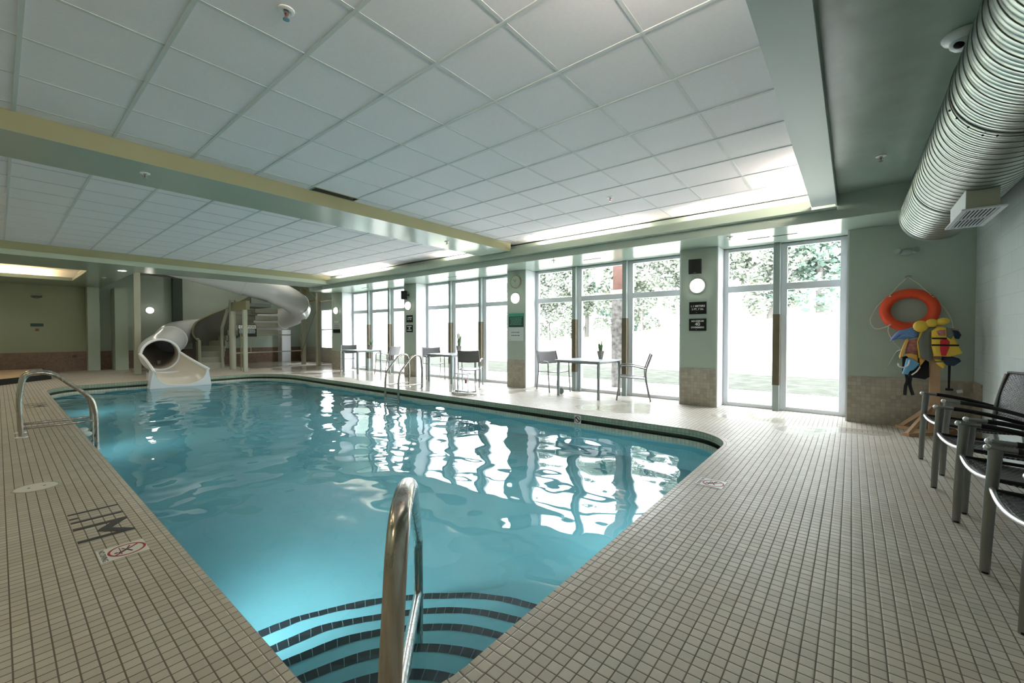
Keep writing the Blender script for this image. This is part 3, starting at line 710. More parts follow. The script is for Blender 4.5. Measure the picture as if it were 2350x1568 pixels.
# sprinklers
def sprinkler(x, y, z, lab, grp='ceiling sprinklers', s=1.0):
    t = thing('sprinkler', lab, 'sprinkler', (x, y, z)); t.scale = (s,)*3
    obj('escutcheon', MB().lathe([(0.045, 0), (0.044, -0.006), (0.03, -0.010), (0.016, -0.006)], n=22), M['white_gloss'], t)
    mb = MB(); mb.cyl((0, 0, 0), (0, 0, -0.022), 0.012, 12); mb.tube([(-0.013, 0, -0.02), (-0.015, 0, -0.034), (0, 0, -0.05)], 0.0035, 6); mb.tube([(0.013, 0, -0.02), (0.015, 0, -0.034), (0, 0, -0.05)], 0.0035, 6)
    head = obj('sprinkler_head', mb, M['steel'], t); obj('deflector', MB().lathe([(0, -0.05), (0.018, -0.052), (0.018, -0.055), (0, -0.055)], n=14), M['steel'], t)
    obj('glass_bulb', MB().cyl((0, 0, -0.022), (0, 0, -0.048), 0.004, 8), M['red'], head)
for x, y, z, l in ((-2.56, 1.08, ZC, 'white sprinkler in the tiled ceiling at the top left'), (-2.59, 5.32, ZC, 'small sprinkler in the tiled ceiling near the windows'), (-5.82, 1.01, 2.952, 'sprinkler under the left part of the crossbeam'), (-5.80, 5.24, 2.952, 'sprinkler under the crossbeam near the windows'),
                   (0.208, 5.685, 3.06, 'sprinkler in the dark green ceiling beside the duct'), (-1.465, 7.08, 2.735, 'sprinkler above the right-hand pair of windows'), (-4.68, 7.09, 2.735, 'sprinkler above the middle bay of windows'), (-16.53, 1.94, 2.858, 'sprinkler in the soffit beside the spa cove')):
    sprinkler(x, y, z, l)
# dome camera
t = thing('dome_camera', 'white ceiling dome camera half hidden behind the duct', 'camera', (0.50, 3.70, 3.06))
obj('mount', MB().lathe([(0, 0), (0.095, 0), (0.095, -0.012), (0.085, -0.03), (0.06, -0.045)], n=30), M['white_gloss'], t)
obj('dome', MB().lathe([(0.062, -0.04), (0.058, -0.065), (0.04, -0.085), (0.0, -0.095)], n=30), M['white'], t)
obj('lens', MB().ell((-0.02, -0.035, -0.072), (0.026, 0.022, 0.022)), M['black'], t)
# linear diffusers in bay ceiling
for i, (a, b) in enumerate(((-1.29, -0.99), (-0.955, -0.64), (-4.2, -3.82), (-8.25, -7.85), (-12.3, -11.9))):
    o = obj('slot_diffuser', bx(a, 7.43, 2.731, b, 7.455, 2.735), M['void'], smooth=False)
    tag(o, ('thin dark slot diffuser above the right-hand windows, left piece', 'thin dark slot diffuser above the right-hand windows, right piece', 'thin dark slot diffuser above the middle bay', 'thin dark slot diffuser above the third bay', 'thin dark slot diffuser above the farthest bay')[i], 'vent')
# dark vent in tiled ceiling
t = thing('ceiling_vent', 'dark rectangular air grille at the edge of the tiled ceiling by the crossbeam', 'vent', (-5.385, 2.88, ZC))
obj('grille', bx(-0.075, -0.30, -0.006, 0.075, 0.30, 0.0), M['void'], t, smooth=False)
mb = MB()
for s_ in (-1, 1): mb.box(s_*0.075-0.006, -0.306, -0.010, s_*0.075+0.006, 0.306, 0); mb.box(-0.08, s_*0.3-0.006, -0.010, 0.08, s_*0.3+0.006, 0)
obj('frame', mb, M['olive'], t, smooth=False)

# ================================================================== DUCT
xc, zc, DR = 0.7405, 2.640, 0.32
t = thing('spiral_duct', 'large silver spiral air duct hanging below the dark green ceiling', 'duct', (xc, 0, zc))
mb = MB(); n = 72; y = -2.9; prof = []
pitch = 0.10
while y < 6.79:
    prof += [(DR, y+d_) if k_ else (DR+0.0035, y+d_) for d_, k_ in ((0.010, 1), (0.027, 1), (0.033, 0), (0.039, 1), (0.058, 1), (0.064, 0), (0.070, 1), (0.090, 1))]; y += pitch
prof += [(DR, 6.80)]
# spiral: shift each ring by its angle
rings = []
for r, yy in prof:
    rings.append([mb.bm.verts.new((r*math.cos(2*PI*k/n), yy+pitch*0.0*k/n, r*math.sin(2*PI*k/n))) for k in range(n)])
for A, B in zip(rings, rings[1:]):
    for k in range(n): mb.bm.faces.new((A[k], A[(k+1) % n], B[(k+1) % n], B[k]))
dtube = obj('duct_tube', mb, M['duct'], t, angle=60)
mb = MB()
y = -2.9
while y < 6.78:
    mb.tube([((DR+0.0012)*math.cos(2*PI*k/n), y+0.1, (DR+0.0012)*math.sin(2*PI*k/n)) for k in range(n)], 0.0022, 4, closed=True)
    y += pitch
o = obj('duct_seam', mb, M['seam'], t); o['kind'] = 'stuff'
cap = MB(); cap.lathe([(DR+0.006, -0.12), (DR+0.006, 0.0), (DR-0.02, 0.03), (DR*0.6, 0.045), (0, 0.05)], n=72, M4=Matrix.Translation((0, 6.80, 0)) @ Matrix.Rotation(R_(-90), 4, 'X')); obj('end_cap', cap, M['duct'], t)
for yy in (3.45, 5.35):
    obj('joint_band', MB().tube([((DR+0.003)*math.cos(2*PI*k/n), yy, (DR+0.003)*math.sin(2*PI*k/n)) for k in range(n)], 0.005, 6, closed=True), M['seam'], t)
for i, a in enumerate((208, 196, 222, 236, 246)):
    a_ = R_(a); obj('screw', MB().ell(((DR+0.008)*math.cos(a_), 3.48+0.03*(i % 2), (DR+0.008)*math.sin(a_)), (0.006, 0.006, 0.006), n=8), M['black'], dtube)
for yy in (1.2, 4.2):
    obj('hanger_strap', bx(-0.012, yy-0.012, DR, 0.012, yy+0.012, 3.06-zc), M['duct'], t, smooth=False)
# supply register under the duct
t = thing('air_register', 'white louvred air register box under the silver duct', 'vent', (xc, 4.93, 2.17))
mb = MB(); mb.box(-0.085, -0.32, 0.02, 0.085, 0.32, 0.20, 0.002); obj('register_box', mb, M['tower'], t, smooth=False)
obj('side_panel', bx(-0.0885, -0.318, 0.012, -0.0855, 0.318, 0.215), M['white'], t, smooth=False)
mb = MB(); mb.box(-0.115, -0.37, 0, -0.085, 0.37, 0.012); mb.box(0.085, -0.37, 0, 0.115, 0.37, 0.012); mb.box(-0.085, -0.37, 0, 0.085, -0.34, 0.012); mb.box(-0.085, 0.34, 0, 0.085, 0.37, 0.012); mb.box(-0.085, -0.008, 0, 0.085, 0.008, 0.012)
obj('face_frame', mb, M['white'], t, smooth=False)
obj('backing', bx(-0.085, -0.34, 0.012, 0.085, 0.34, 0.0155), M['void'], t, smooth=False)
for i in range(8):
    x = -0.0735+i*0.021; obj('louvre', bx(x-0.0035, -0.34, 0.002, x+0.0035, 0.34, 0.009), M['white'], t, smooth=False)
obj('saddle_flange', bx(-0.135, -0.36, 0.205, -0.12, 0.36, 0.222), M['duct'], t, smooth=False)

# ================================================================== DECK MARKINGS AND LIDS
def mark(dx, lab):
    t = thing('depth_marking', lab, 'marking', (dx, 0, 0)); z0, z1 = 0.0002, 0.0016
    def seg(a, b, w_):
        a, b = Vector(a), Vector(b); d = (b-a).normalized(); nrm = Vector((-d.y, d.x))*w_/2
        return MB().prism([tuple(a-nrm), tuple(b-nrm), tuple(b+nrm), tuple(a+nrm)], z0, z1)
    obj('digit', seg((-4.172, 0.288), (-4.172, 0.543), 0.032), M['markblack'], t, smooth=False)
    obj('point', seg((-4.066, 0.288), (-4.066, 0.334), 0.030), M['markblack'], t, smooth=False)
    obj('digit', seg((-3.98, 0.288), (-3.98, 0.543), 0.032), M['markblack'], t, smooth=False)
    mb = MB(); mb.prism([(-3.850, 0.287), (-3.812, 0.287), (-3.812, 0.465), (-3.712, 0.383), (-3.694, 0.383), (-3.600, 0.465), (-3.600, 0.287), (-3.560, 0.287), (-3.560, 0.545), (-3.585, 0.545), (-3.702, 0.452), (-3.82, 0.545), (-3.850, 0.545)], z0, z1)
    obj('letter', mb, M['markblack'], t, smooth=False); return t
mark(0, 'black inlaid 1.1M depth marking on the left deck beside the no diving plate')
mark(-7.25, 'faint far-off 1.1M depth marking on the left deck beyond the handrail')
def nodive(x, y, rz, lab):
    t = thing('no_diving_plate', lab, 'sign', (x, y, 0), rz)
    obj('plate', bx(-0.10, -0.103, 0.0, 0.10, 0.103, 0.003, 0.001), M['plate'], t, smooth=False)
    mb = MB(); mb.tube([(0.077*math.cos(2*PI*k/40), 0.018+0.077*math.sin(2*PI*k/40), 0.0032) for k in range(40)], 0.0058, 6, closed=True, flat=0.2, up=(1, 0, 0))
    obj('red_ring', mb, M['markred'], t)
    obj('red_slash', MB().prism([(-0.056, 0.074), (-0.048, 0.08), (0.056, -0.038), (0.048, -0.044)], 0.003, 0.0042), M['markred'], t, smooth=False)
    mb = MB(); mb.tube([(-0.045, 0.035, 0.0034), (0.0, 0.015, 0.0034), (0.04, 0.035, 0.0034)], 0.004, 5); mb.tube([(-0.03, 0.0, 0.0034), (0.0, 0.015, 0.0034), (0.02, -0.02, 0.0034)], 0.003, 5); mb.ell((0.012, -0.03, 0.003), (0.009, 0.009, 0.001), n=10); mb.tube([(-0.05, -0.01, 0.0034), (0.05, -0.01, 0.0034)], 0.0022, 5)
    obj('diver_pictogram', mb, M['markblack'], t)
    text('NO DIVING', 0.034, Matrix.Translation((0, -0.083, 0.0032)), M['markblack'], t, ext=0.0004, bold=0.0004)
nodive(-3.25, 0.441, 0, 'white no diving plate with red ring beside the 1.1M marking on the left deck')
nodive(-0.905, 3.76, R_(-90), 'pale no diving plate set in the right deck beside the pool edge')
t = thing('no_diving_tile', 'small square no diving tile on the window-side pool edge', 'sign', (-3.32, PY1, -0.075))
obj('tile', bx(-0.058, -0.008, -0.075, 0.058, 0.0, 0.055), M['plate'], t, smooth=False)
obj('red_ring', MB().tube([(0.045*math.cos(2*PI*k/30), -0.009, 0.045*math.sin(2*PI*k/30)-0.008) for k in range(30)], 0.006, 6, closed=True), M['markred'], t)
obj('diver_pictogram', MB().tube([(-0.03, -0.011, 0.02), (0.03, -0.011, -0.03)], 0.01, 6), M['markblack'], t)
t = thing('skimmer_lid', 'round cream skimmer lid with two finger holes in the left deck', 'lid', (-5.155, 0.185, 0))
obj('lid', MB().lathe([(0, 0.004), (0.118, 0.004), (0.122, 0.001)], n=40), M['plate'], t); obj('rim', MB().lathe([(0.124, 0.0005), (0.124, 0.004), (0.134, 0.003), (0.136, 0.0005)], n=40), M['tower'], t)
for y_ in (-0.04, 0.045): obj('finger_hole', MB().lathe([(0, 0.0046), (0.009, 0.0046), (0.009, 0.003)], c=(0, y_, 0), n=12), M['void'], t)
t = thing('floor_drain', 'small floor drain in the tiles before the right-hand windows', 'drain', (-0.41, 6.68, 0)); obj('drain_cover', MB().lathe([(0, 0.002), (0.055, 0.002), (0.06, 0.0)], n=20), M['steel'], t)

# ================================================================== HANDRAILS
def rail_obj(t, pts, rad, r=0.0242, name='rail', n=16): return obj(name, MB().tube(fillet(pts, rad, 8), r, n), M['steel_worn'], t, angle=60)
def escut(t, x, y, z=0.0):
    obj('base_flange', MB().lathe([(0.055, 0.0), (0.053, 0.006), (0.035, 0.014), (0.026, 0.016)], c=(x, y, z), n=24), M['alu_bright'], t)
t = thing('stair_handrail', 'worn stainless handrail over the curved entry steps in the foreground', 'handrail', (-0.70, 0.44, 0))
rail_obj(t, [(0, 0, 0), (-0.022, 0.055, 0.55), (-0.036, 0.086, 0.865), (-0.20, 0.235, 0.865), (-1.075, 0.955, 0.165), (-1.085, 0.965, -0.69)], [0, 0, 0.14, 0.16, 0.06, 0])
rail_obj(t, [(-0.018, 0.045, 0.40), (-1.08, 0.955, -0.13)], 0, 0.021, 'brace_rail')
escut(t, 0, 0)
def side_rail(root, X, s, y0):      # s = +1: pool lies towards +Y
    q = lambda dy, z: (X, y0+s*dy, z)
    rail_obj(root, [q(0, 0), q(-0.012, 0.44), q(0.03, 0.775), q(0.26, 0.77), q(0.615, 0.40), q(0.645, 0.18), q(0.650, -0.75)], [0, 0.1, 0.13, 0.16, 0.10, 0.05, 0])
    rail_obj(root, [q(0.0, 0.105), q(0.648, 0.105)], 0, 0.0165, 'brace_rail', 12)
    escut(root, X, y0)
t = thing('pool_handrail_pair', 'pair of stainless pool ladder rails on the left deck', 'handrail', (-7.975, 0.17, 0))
side_rail(t, 0.185, 1, 0.0); side_rail(t, -0.185, 1, 0.0)
for z in (-0.45, -0.72): obj('ladder_step', bx(-0.185, 0.60, z, 0.185, 0.69, z+0.025, 0.004), M['white_gloss'], t, smooth=False)
obj('wall_bumper', MB().ell((0.185, 0.560, -0.06), (0.035, 0.05, 0.035)), M['white_gloss'], t); obj('wall_bumper', MB().ell((-0.185, 0.560, -0.06), (0.035, 0.05, 0.035)), M['white_gloss'], t)
t = thing('pool_handrail_pair', 'pair of stainless pool ladder rails on the window side of the pool', 'handrail', (-7.935, 6.17, 0))
side_rail(t, 0.245, -1, 0.0); side_rail(t, -0.245, -1, 0.0)
for z in (-0.22, -0.48, -0.74): obj('ladder_step', bx(-0.245, -0.70, z, 0.245, -0.62, z+0.025, 0.004), M['white_gloss'], t, smooth=False)

# ================================================================== RATTAN ARMCHAIRS ALONG THE RIGHT WALL
def grid_panel(f, nu, nv, lu, lv):
    mb = MB(); V = [[mb.bm.verts.new(f(i/nu, j/nv)) for i in range(nu+1)] for j in range(nv+1)]
    for j in range(nv):
        for i in range(nu):
            fc = mb.bm.faces.new((V[j][i], V[j][i+1], V[j+1][i+1], V[j+1][i]))
            for l, (a, b) in zip(fc.loops, ((i, j), (i+1, j), (i+1, j+1), (i, j+1))): l[mb.uv].uv = (a/nu*lu, b/nv*lv)
    return mb
def rattan_chair(lab, y, x=0.80, rz=0.0):
    # local: +x is the chair's front, base at floor centre
    t = thing('armchair', lab, 'chair', (x, y, 0), PI+rz, 'rattan armchairs in a row along the right wall')
    W = 0.282
    for s in (-1, 1):
        mb = MB(); mb.tube([(0.252, s*W, 0), (0.246, s*W, 0.2), (0.236, s*W, 0.42), (0.226, s*W, 0.56), (0.222, s*(W-0.004), 0.655)], [0.020, 0.0225, 0.0245, 0.026, 0.028], 16, flat=0.55, up=(1, 0, 0)); fleg = obj('front_leg', mb, M['alu'], t)
        mb = MB(); mb.tube(fillet([(-0.30, s*(W-0.02), 0), (-0.235, s*(W-0.02), 0.44), (-0.262, s*(W-0.025), 0.66), (-0.315, s*(W-0.03), 0.885)], 0.1), 0.0165, 12, flat=0.7, up=(1, 0, 0)); obj('rear_leg', mb, M['alu'], t)
        obj('leg_foot', MB().cyl((0.252, s*W, 0), (0.2515, s*W, 0.010), 0.0155, 12), M['black'], fleg)
        arm = fillet([(0.245, s*W, 0.660), (0.10, s*W, 0.652), (-0.10, s*(W-0.004), 0.615), (-0.262, s*(W-0.012), 0.565)], 0.12)
        atube = obj('armrest_tube', MB().tube(arm, 0.0135, 12), M['alu'], t)
        pad = [p for p in arm if p.x < 0.165]; obj('armrest_sleeve', MB().tube(pad, 0.0165, 12), M['black'], atube)
        obj('arm_cap', MB().ell((0.250, s*W, 0.661), (0.017, 0.017, 0.017)), M['alu_bright'], atube)
    rail = [(0.232-0.0*abs(u), u*W, 0.452-0.030*(1-u*u)) for u in [i/10*2-1 for i in range(11)]]
    obj('front_rail', MB().tube([(p[0]+0.016*(1-(p[1]/W)**2), p[1], p[2]) for p in rail], 0.0125, 12), M['alu_bright'], t)
    for s in (-1, 1): obj('seat_rail', MB().tube([(0.215, s*(W-0.02), 0.445), (-0.22, s*(W-0.02), 0.42)], 0.011, 10), M['black'], t)
    def seat(u, v): yy = (u*2-1)*(W-0.018); return (0.228-v*0.46, yy, 0.455-0.032*(1-(yy/W)**2)-0.03*v-0.018*math.sin(PI*v))
    mb = grid_panel(seat, 18, 14, 0.49, 0.46); o = obj('seat', mb, M['weave'], t, fix=False); md = o.modifiers.new('thick', 'SOLIDIFY'); md.thickness = 0.012
    def back(u, v):
        yy = (u*2-1)*(W-0.028); z = 0.50+v*0.395; return (-0.245-0.075*v-0.028*(1-(yy/W)**2)+0.018*math.sin(PI*v), yy, z+0.008*(1-(yy/W)**2))
    mb = grid_panel(back, 18, 14, 0.47, 0.40); o = obj('backrest', mb, M['weave'], t, fix=False); md = o.modifiers.new('thick', 'SOLIDIFY'); md.thickness = 0.012
    obj('top_rail', MB().tube([back(i/12, 1.0) for i in range(13)], 0.012, 10), M['black'], t)
    for i in (0.02, 0.98): obj('side_binding', MB().tube([back(i, j/10) for j in range(11)], 0.010, 8), M['black'], t)
    return t
for x, y, r, l in ((0.838, 5.575, 8.5, 'rattan armchair farthest along the right wall, next to the life jacket rack'), (0.822, 4.55, 9, 'second rattan armchair from the life jacket rack'), (0.820, 3.74, 4, 'third rattan armchair from the life jacket rack'), (0.813, 2.97, 2, 'rattan armchair nearest the camera with its whole front leg in view')):
    rattan_chair(l, y, x, R_(r))

# ================================================================== TABLES, CHAIRS, PLANTS BY THE WINDOWS
def table(lab, x, y, rz, disc=False):
    t = thing('cafe_table', lab, 'table', (x, y, 0), R_(rz), 'square grey tables by the windows')
    mb = MB(); mb.box(-0.52, -0.46, 0.712, 0.52, 0.46, 0.735, 0.006); obj('tabletop', mb, M['table'], t, smooth=False)
    for a in (-1, 1):
        for b in (-1, 1):
            obj('leg', MB().tube([(a*0.465, b*0.405, 0), (a*0.465, b*0.405, 0.60), (a*0.46, b*0.40, 0.712)], [0.033, 0.036, 0.038], 16, flat=0.6, up=(0.2, 1, 0)), M['table_leg'], t)
    mb = MB()
    for a in (-1, 1): mb.box(-0.46, a*0.40-0.01, 0.672, 0.46, a*0.40+0.01, 0.712); mb.box(a*0.46-0.01, -0.39, 0.672, a*0.425+0.01, 0.39, 0.712)
    obj('apron', mb, M['table_leg'], t, smooth=False)
    return t
table('square grey table with a chair on either side, nearest of the three window tables', -4.16, 7.60, -3)
table('square grey table in the third bay behind the ladder rails', -8.22, 7.60, -3)
table('square grey table in the farthest window bay', -12.55, 7.60, -3)
o = obj('door_stop', MB().lathe([(0, 0.0), (0.062, 0.0), (0.065, 0.012), (0.055, 0.02), (0, 0.022)], n=28, M4=Matrix.Rotation(R_(90), 4, 'X') @ Matrix.Rotation(R_(0), 4, 'Z')), M['table_leg']); o.location = (-4.70, 7.42, 0.066)
tag(o, 'small round grey disc standing on edge behind the nearest table leg', 'disc')
def cafe_chair(lab, x, y, rz):
    t = thing('cafe_chair', lab, 'chair', (x, y, 0), R_(rz), 'grey sling armchairs at the window tables'); W = 0.255
    for s in (-1, 1):
        obj('front_leg', MB().tube(fillet([(0.30, s*W, 0), (0.245, s*W, 0.40), (0.235, s*W, 0.64), (0.18, s*W, 0.655)], 0.06), 0.0135, 10), M['alu'], t)
        obj('rear_leg', MB().tube(fillet([(-0.31, s*W, 0), (-0.225, s*W, 0.43), (-0.225, s*W, 0.58), (-0.33, s*(W-0.01), 0.875)], 0.10), 0.0135, 10), M['alu'], t)
        obj('armrest', MB().tube([(0.20, s*W, 0.655), (0.05, s*W, 0.66), (-0.23, s*W, 0.60)], 0.012, 10, flat=1.3), M['alu'], t)
        obj('side_rail', MB().tube([(0.24, s*(W-0.01), 0.445), (-0.225, s*(W-0.01), 0.415)], 0.010, 8), M['alu'], t)
    def seat(u, v): yy = (u*2-1)*(W-0.01); return (0.245-v*0.47, yy, 0.45-0.028*(1-(yy/W)**2)-0.03*v)
    o = obj('seat', grid_panel(seat, 12, 8, 0.5, 0.5), M['sling'], t, fix=False); md = o.modifiers.new('thick', 'SOLIDIFY'); md.thickness = 0.01
    def back(u, v): yy = (u*2-1)*(W-0.008); return (-0.228-0.098*v-0.03*(1-(yy/W)**2), yy, 0.60+v*0.275-0.015*(1-(yy/W)**2))
    o = obj('backrest', grid_panel(back, 12, 8, 0.5, 0.3), M['sling'], t, fix=False); md = o.modifiers.new('thick', 'SOLIDIFY'); md.thickness = 0.01
    return t
cafe_chair('grey sling chair on the left of the nearest window table', -5.14, 7.78, -28)
cafe_chair('grey sling chair on the right of the nearest window table, in side view', -3.27, 7.72, 204)
cafe_chair('grey sling chair on the left of the third bay table, partly behind it', -9.16, 7.76, -28)
cafe_chair('grey sling chair seen from behind at the third bay table', -7.12, 7.18, 125)
cafe_chair('grey sling chair on the left of the farthest window table', -13.42, 7.62, -30)
cafe_chair('grey sling chair on the right of the farthest window table', -11.45, 7.82, 196)
def plant(lab, x, y, h, seed, ph=0.15, light=False):
    r = random.Random(seed); t = thing('potted_plant', lab, 'plant', (x, y, 0.735), 0, 'potted plants on the window tables')
    obj('pot', MB().lathe([(0.0, 0.0), (0.045, 0.0), (0.075, ph*0.7), (0.085, ph), (0.074, ph), (0.066, ph*0.8), (0, ph*0.78)], n=6), M['pot'], t, angle=20)
    mb = MB()
    for i in range(46):
        a = r.uniform(0, 2*PI); l = h*r.uniform(0.45, 1.0); sp = r.uniform(0.02, 0.30)*l; w_ = r.uniform(0.005, 0.012)
        p0 = Vector((0.03*math.cos(a), 0.03*math.sin(a), ph*0.8)); p1 = p0+Vector((sp*0.4*math.cos(a), sp*0.4*math.sin(a), l*0.6)); p2 = p0+Vector((sp*math.cos(a), sp*math.sin(a), l))
        sd = Vector((-math.sin(a), math.cos(a), 0))*w_
        mb.quad([p0-sd*0.6, p0+sd*0.6, p1+sd, p1-sd]); mb.quad([p1-sd, p1+sd, p2+sd*0.1, p2-sd*0.1])
    obj('leaves', mb, M['leaf'], t, smooth=False, fix=False)
plant('small spiky plant in a faceted taupe pot on the nearest window table', -4.06, 7.92, 0.27, 3, 0.165)
plant('taller wispy plant in a dark pot on the third bay table', -8.27, 7.90, 0.50, 5, 0.20)
plant('small green plant in a dark pot on the farthest window table', -12.42, 7.85, 0.24, 9, 0.16)

# white tubular stand by the pool edge
t = thing('wheeled_stand', 'white tubular stand with a ring base at the window-side pool edge', 'stand', (-6.28, 6.16, 0))
wt = M['white_gloss']
obj('base_ring', MB().tube([(0.30*math.cos(2*PI*k/36), 0.20*math.sin(2*PI*k/36), 0.03) for k in range(36)], 0.022, 8, closed=True), wt, t)
obj('tray', bx(-0.20, -0.10, 0.05, 0.22, 0.10, 0.075, 0.008), M['alu'], t, smooth=False)
for x, y in ((-0.22, -0.12), (0.22, -0.12), (-0.2, 0.13), (0.2, 0.13), (0.0, -0.19)): obj('upright', MB().tube([(x, y, 0.03), (x*0.85, y*0.8, 0.42)], 0.009, 8), wt, t)
obj('top_rail', MB().tube([(-0.19, -0.1, 0.42), (0.19, -0.1, 0.42), (0.17, 0.1, 0.42), (-0.17, 0.1, 0.42)], 0.010, 8, closed=True), wt, t)
obj('red_tag', bx(0.12, -0.12, 0.24, 0.17, -0.10, 0.32, 0.006), M['pink'], t, smooth=False)
for x, y in ((-0.1, -0.2), (0.16, -0.17), (0.28, 0.0), (-0.25, 0.1)): obj('castor', MB().ell((x, y, 0.018), (0.018, 0.014, 0.018), n=12), wt, t)

# ================================================================== LIFE RING
t = thing('life_ring', 'orange life ring hanging from a rope on the sage wall', 'life ring', (0.578, 7.60, 1.567))
obj('ring_body', MB().tube([(0.238*math.cos(2*PI*k/48), 0, 0.222*math.sin(2*PI*k/48)) for k in range(48)], 0.064, 18, closed=True, flat=0.95, up=(0, 1, 0)), M['orange'], t)
def rope(pts, name='grab_rope', r=0.0065): return obj(name, MB().tube(fillet(pts, 0.05, 4), r, 7), M['rope'], t)
rp = lambda *q: [(a-0.578, (-0.075 if i in (0, len(q)-1) else 0.02), b-1.567) for i, (a, b) in enumerate(q)]
rope([(-0.008, 0.07, 0.445), (-0.10, 0.03, 0.335), (-0.195, -0.05, 0.20)]); rope([(-0.008, 0.07, 0.445), (0.10, 0.03, 0.335), (0.205, -0.05, 0.18)])
rope(rp((0.40, 1.76), (0.345, 1.741), (0.248, 1.612), (0.181, 1.434), (0.24, 1.313), (0.351, 1.342), (0.40, 1.38)))
rope(rp((0.38, 1.36), (0.376, 1.282), (0.431, 1.15), (0.507, 1.041), (0.56, 1.02)))
rope(rp((0.51, 1.04), (0.47, 1.03), (0.433, 0.944), (0.38, 0.801), (0.36, 0.78)))
rope(rp((0.79, 1.73), (0.83, 1.725), (0.899, 1.60), (0.969, 1.46), (0.995, 1.321), (0.93, 1.28)))
t = thing('wall_hook', 'small steel hook holding the life ring rope', 'hook', (0.57, 7.70, 2.015))
obj('hook_loop', MB().tube([(0.03*math.cos(2*PI*k/14), -0.02, 0.016*math.sin(2*PI*k/14)) for k in range(14)], 0.006, 6, closed=True), M['steel'], t); obj('hook_plate', bx(-0.03, -0.02, -0.012, 0.03, 0, 0.012), M['steel'], t, smooth=False)

# ================================================================== LIFE JACKET RACK
t = thing('jacket_rack', 'wooden post rack on a crossed plank base carrying the life jackets', 'rack', (0.80, 7.33, 0))
obj('post', bx(-0.047, -0.047, 0.04, 0.047, 0.047, 1.36, 0.004), M['wood'], t, smooth=False)
for a in (48, -42):
    Q = Matrix.Rotation(R_(a), 4, 'Z'); obj('base_plank', bx(-0.42, -0.045, 0.0, 0.42, 0.045, 0.04, 0.003, M4=Q), M['wood'], t, smooth=False)
for a in (48, 138, -132, -42):
    Q = Matrix.Rotation(R_(a), 4, 'Z'); mb = MB(); mb.prism([(0.04, 0.30), (0.34, 0.04), (0.40, 0.04), (0.04, 0.37)], -0.018, 0.018, M4=Q @ Matrix.Rotation(R_(90), 4, 'X')); obj('brace', mb, M['wood'], t, smooth=False)
for z, a in ((1.30, 0), (1.16, 90)):
    Q = Matrix.Rotation(R_(a), 4, 'Z'); obj('peg', MB().cyl(Q @ Vector((-0.2, 0, z)), Q @ Vector((0.2, 0, z)), 0.012, 10), M['wood'], t)
def puffy(poly, y, th, m, parent, name, puff=0.02, off=(0, 0)):
    # a soft panel standing in the XZ plane with rounded inflated faces
    mb = MB(); n = len(poly); P = [(a-off[0], b-off[1]) for a, b in poly]
    A = [mb.bm.verts.new((a, y, b)) for a, b in P]; B = [mb.bm.verts.new((a, y+th, b)) for a, b in P]
    fa = mb.bm.faces.new(A); fb = mb.bm.faces.new(B[::-1])
    for i in range(n): mb.bm.faces.new((A[i], B[i], B[(i+1) % n], A[(i+1) % n]))
    bmesh.ops.recalc_face_normals(mb.bm, faces=mb.bm.faces)
    for f in (fa, fb):
        bmesh.ops.inset_individual(mb.bm, faces=[f], thickness=puff*0.5, depth=puff*0.35); bmesh.ops.inset_individual(mb.bm, faces=[f], thickness=puff*0.9, depth=puff*0.3)
    bmesh.ops.triangulate(mb.bm, faces=[f for f in mb.bm.faces if len(f.verts) > 4])
    return obj(name, mb, m, parent, angle=75, fix=False)
O = (0.82, 1.15)
t = thing('life_jacket', 'yellow life jacket with a red shape and black straps at the rack front', 'life jacket', (O[0], 7.13, O[1]), 0)
puffy([(0.742, 1.29), (0.80, 1.345), (0.858, 1.33), (0.90, 1.30), (0.93, 1.215), (1.0, 1.027), (0.90, 0.985), (0.764, 0.987), (0.745, 1.10)], -0.05, 0.07, M['yellow'], t, 'front_panel', 0.03, O)
puffy([(0.675, 1.294), (0.73, 1.335), (0.80, 1.335), (0.757, 1.25), (0.762, 0.95), (0.73, 0.93), (0.655, 0.965), (0.628, 1.159)], -0.01, 0.09, M['grey_nylon'], t, 'side_panel', 0.03, O)
puffy([(0.66, 1.31), (0.678, 1.30), (0.635, 1.16), (0.655, 0.965), (0.638, 0.955), (0.62, 1.15)], 0.0, 0.07, M['yellow'], t, 'side_trim', 0.01, O)
puffy([(0.86, 1.335), (0.90, 1.32), (0.925, 1.25), (0.90, 1.19), (0.865, 1.22)], -0.072, 0.02, M['grey_nylon'], t, 'shoulder_panel', 0.01, O)
puffy([(0.812, 1.17), (0.83, 1.195), (0.87, 1.19), (0.89, 1.16), (0.885, 1.09), (0.862, 0.995), (0.822, 0.995), (0.812, 1.07)], -0.082, 0.012, M['red'], t, 'red_shape', 0.005, O)
puffy([(0.78, 1.285), (0.81, 1.30), (0.85, 1.30), (0.855, 1.23), (0.80, 1.235)], -0.08, 0.01, M['pink'], t, 'chest_print', 0.005, O)
for z in (1.20, 1.12): obj('strap', bx(0.74-O[0], -0.088, z-O[1]-0.010, (0.865 if z > 1.15 else 0.965)-O[0], -0.080, z-O[1]+0.010, 0.002), M['black'], t, smooth=False)
for i, (x, z, a, b) in enumerate(((0.650, 1.347, 0.070, 0.070), (0.745, 1.385, 0.058, 0.050), (0.838, 1.402, 0.062, 0.044))):
    obj('collar_cushion', MB().ell((x-O[0], 0.0, z-O[1]), (a, 0.05, b), Matrix.Rotation(R_(-12), 3, 'Y')), M['yellow'], t)
t = thing('life_jacket', 'amber and faded pink life jacket hanging low on the left of the rack', 'life jacket', (0.58, 7.22, 1.05), 0); O = (0.58, 1.05)
puffy([(0.525, 1.19), (0.545, 1.20), (0.53, 1.10), (0.50, 0.985), (0.474, 0.94), (0.465, 0.965), (0.49, 1.07)], -0.04, 0.06, M['amber'], t, 'left_panel', 0.02, O)
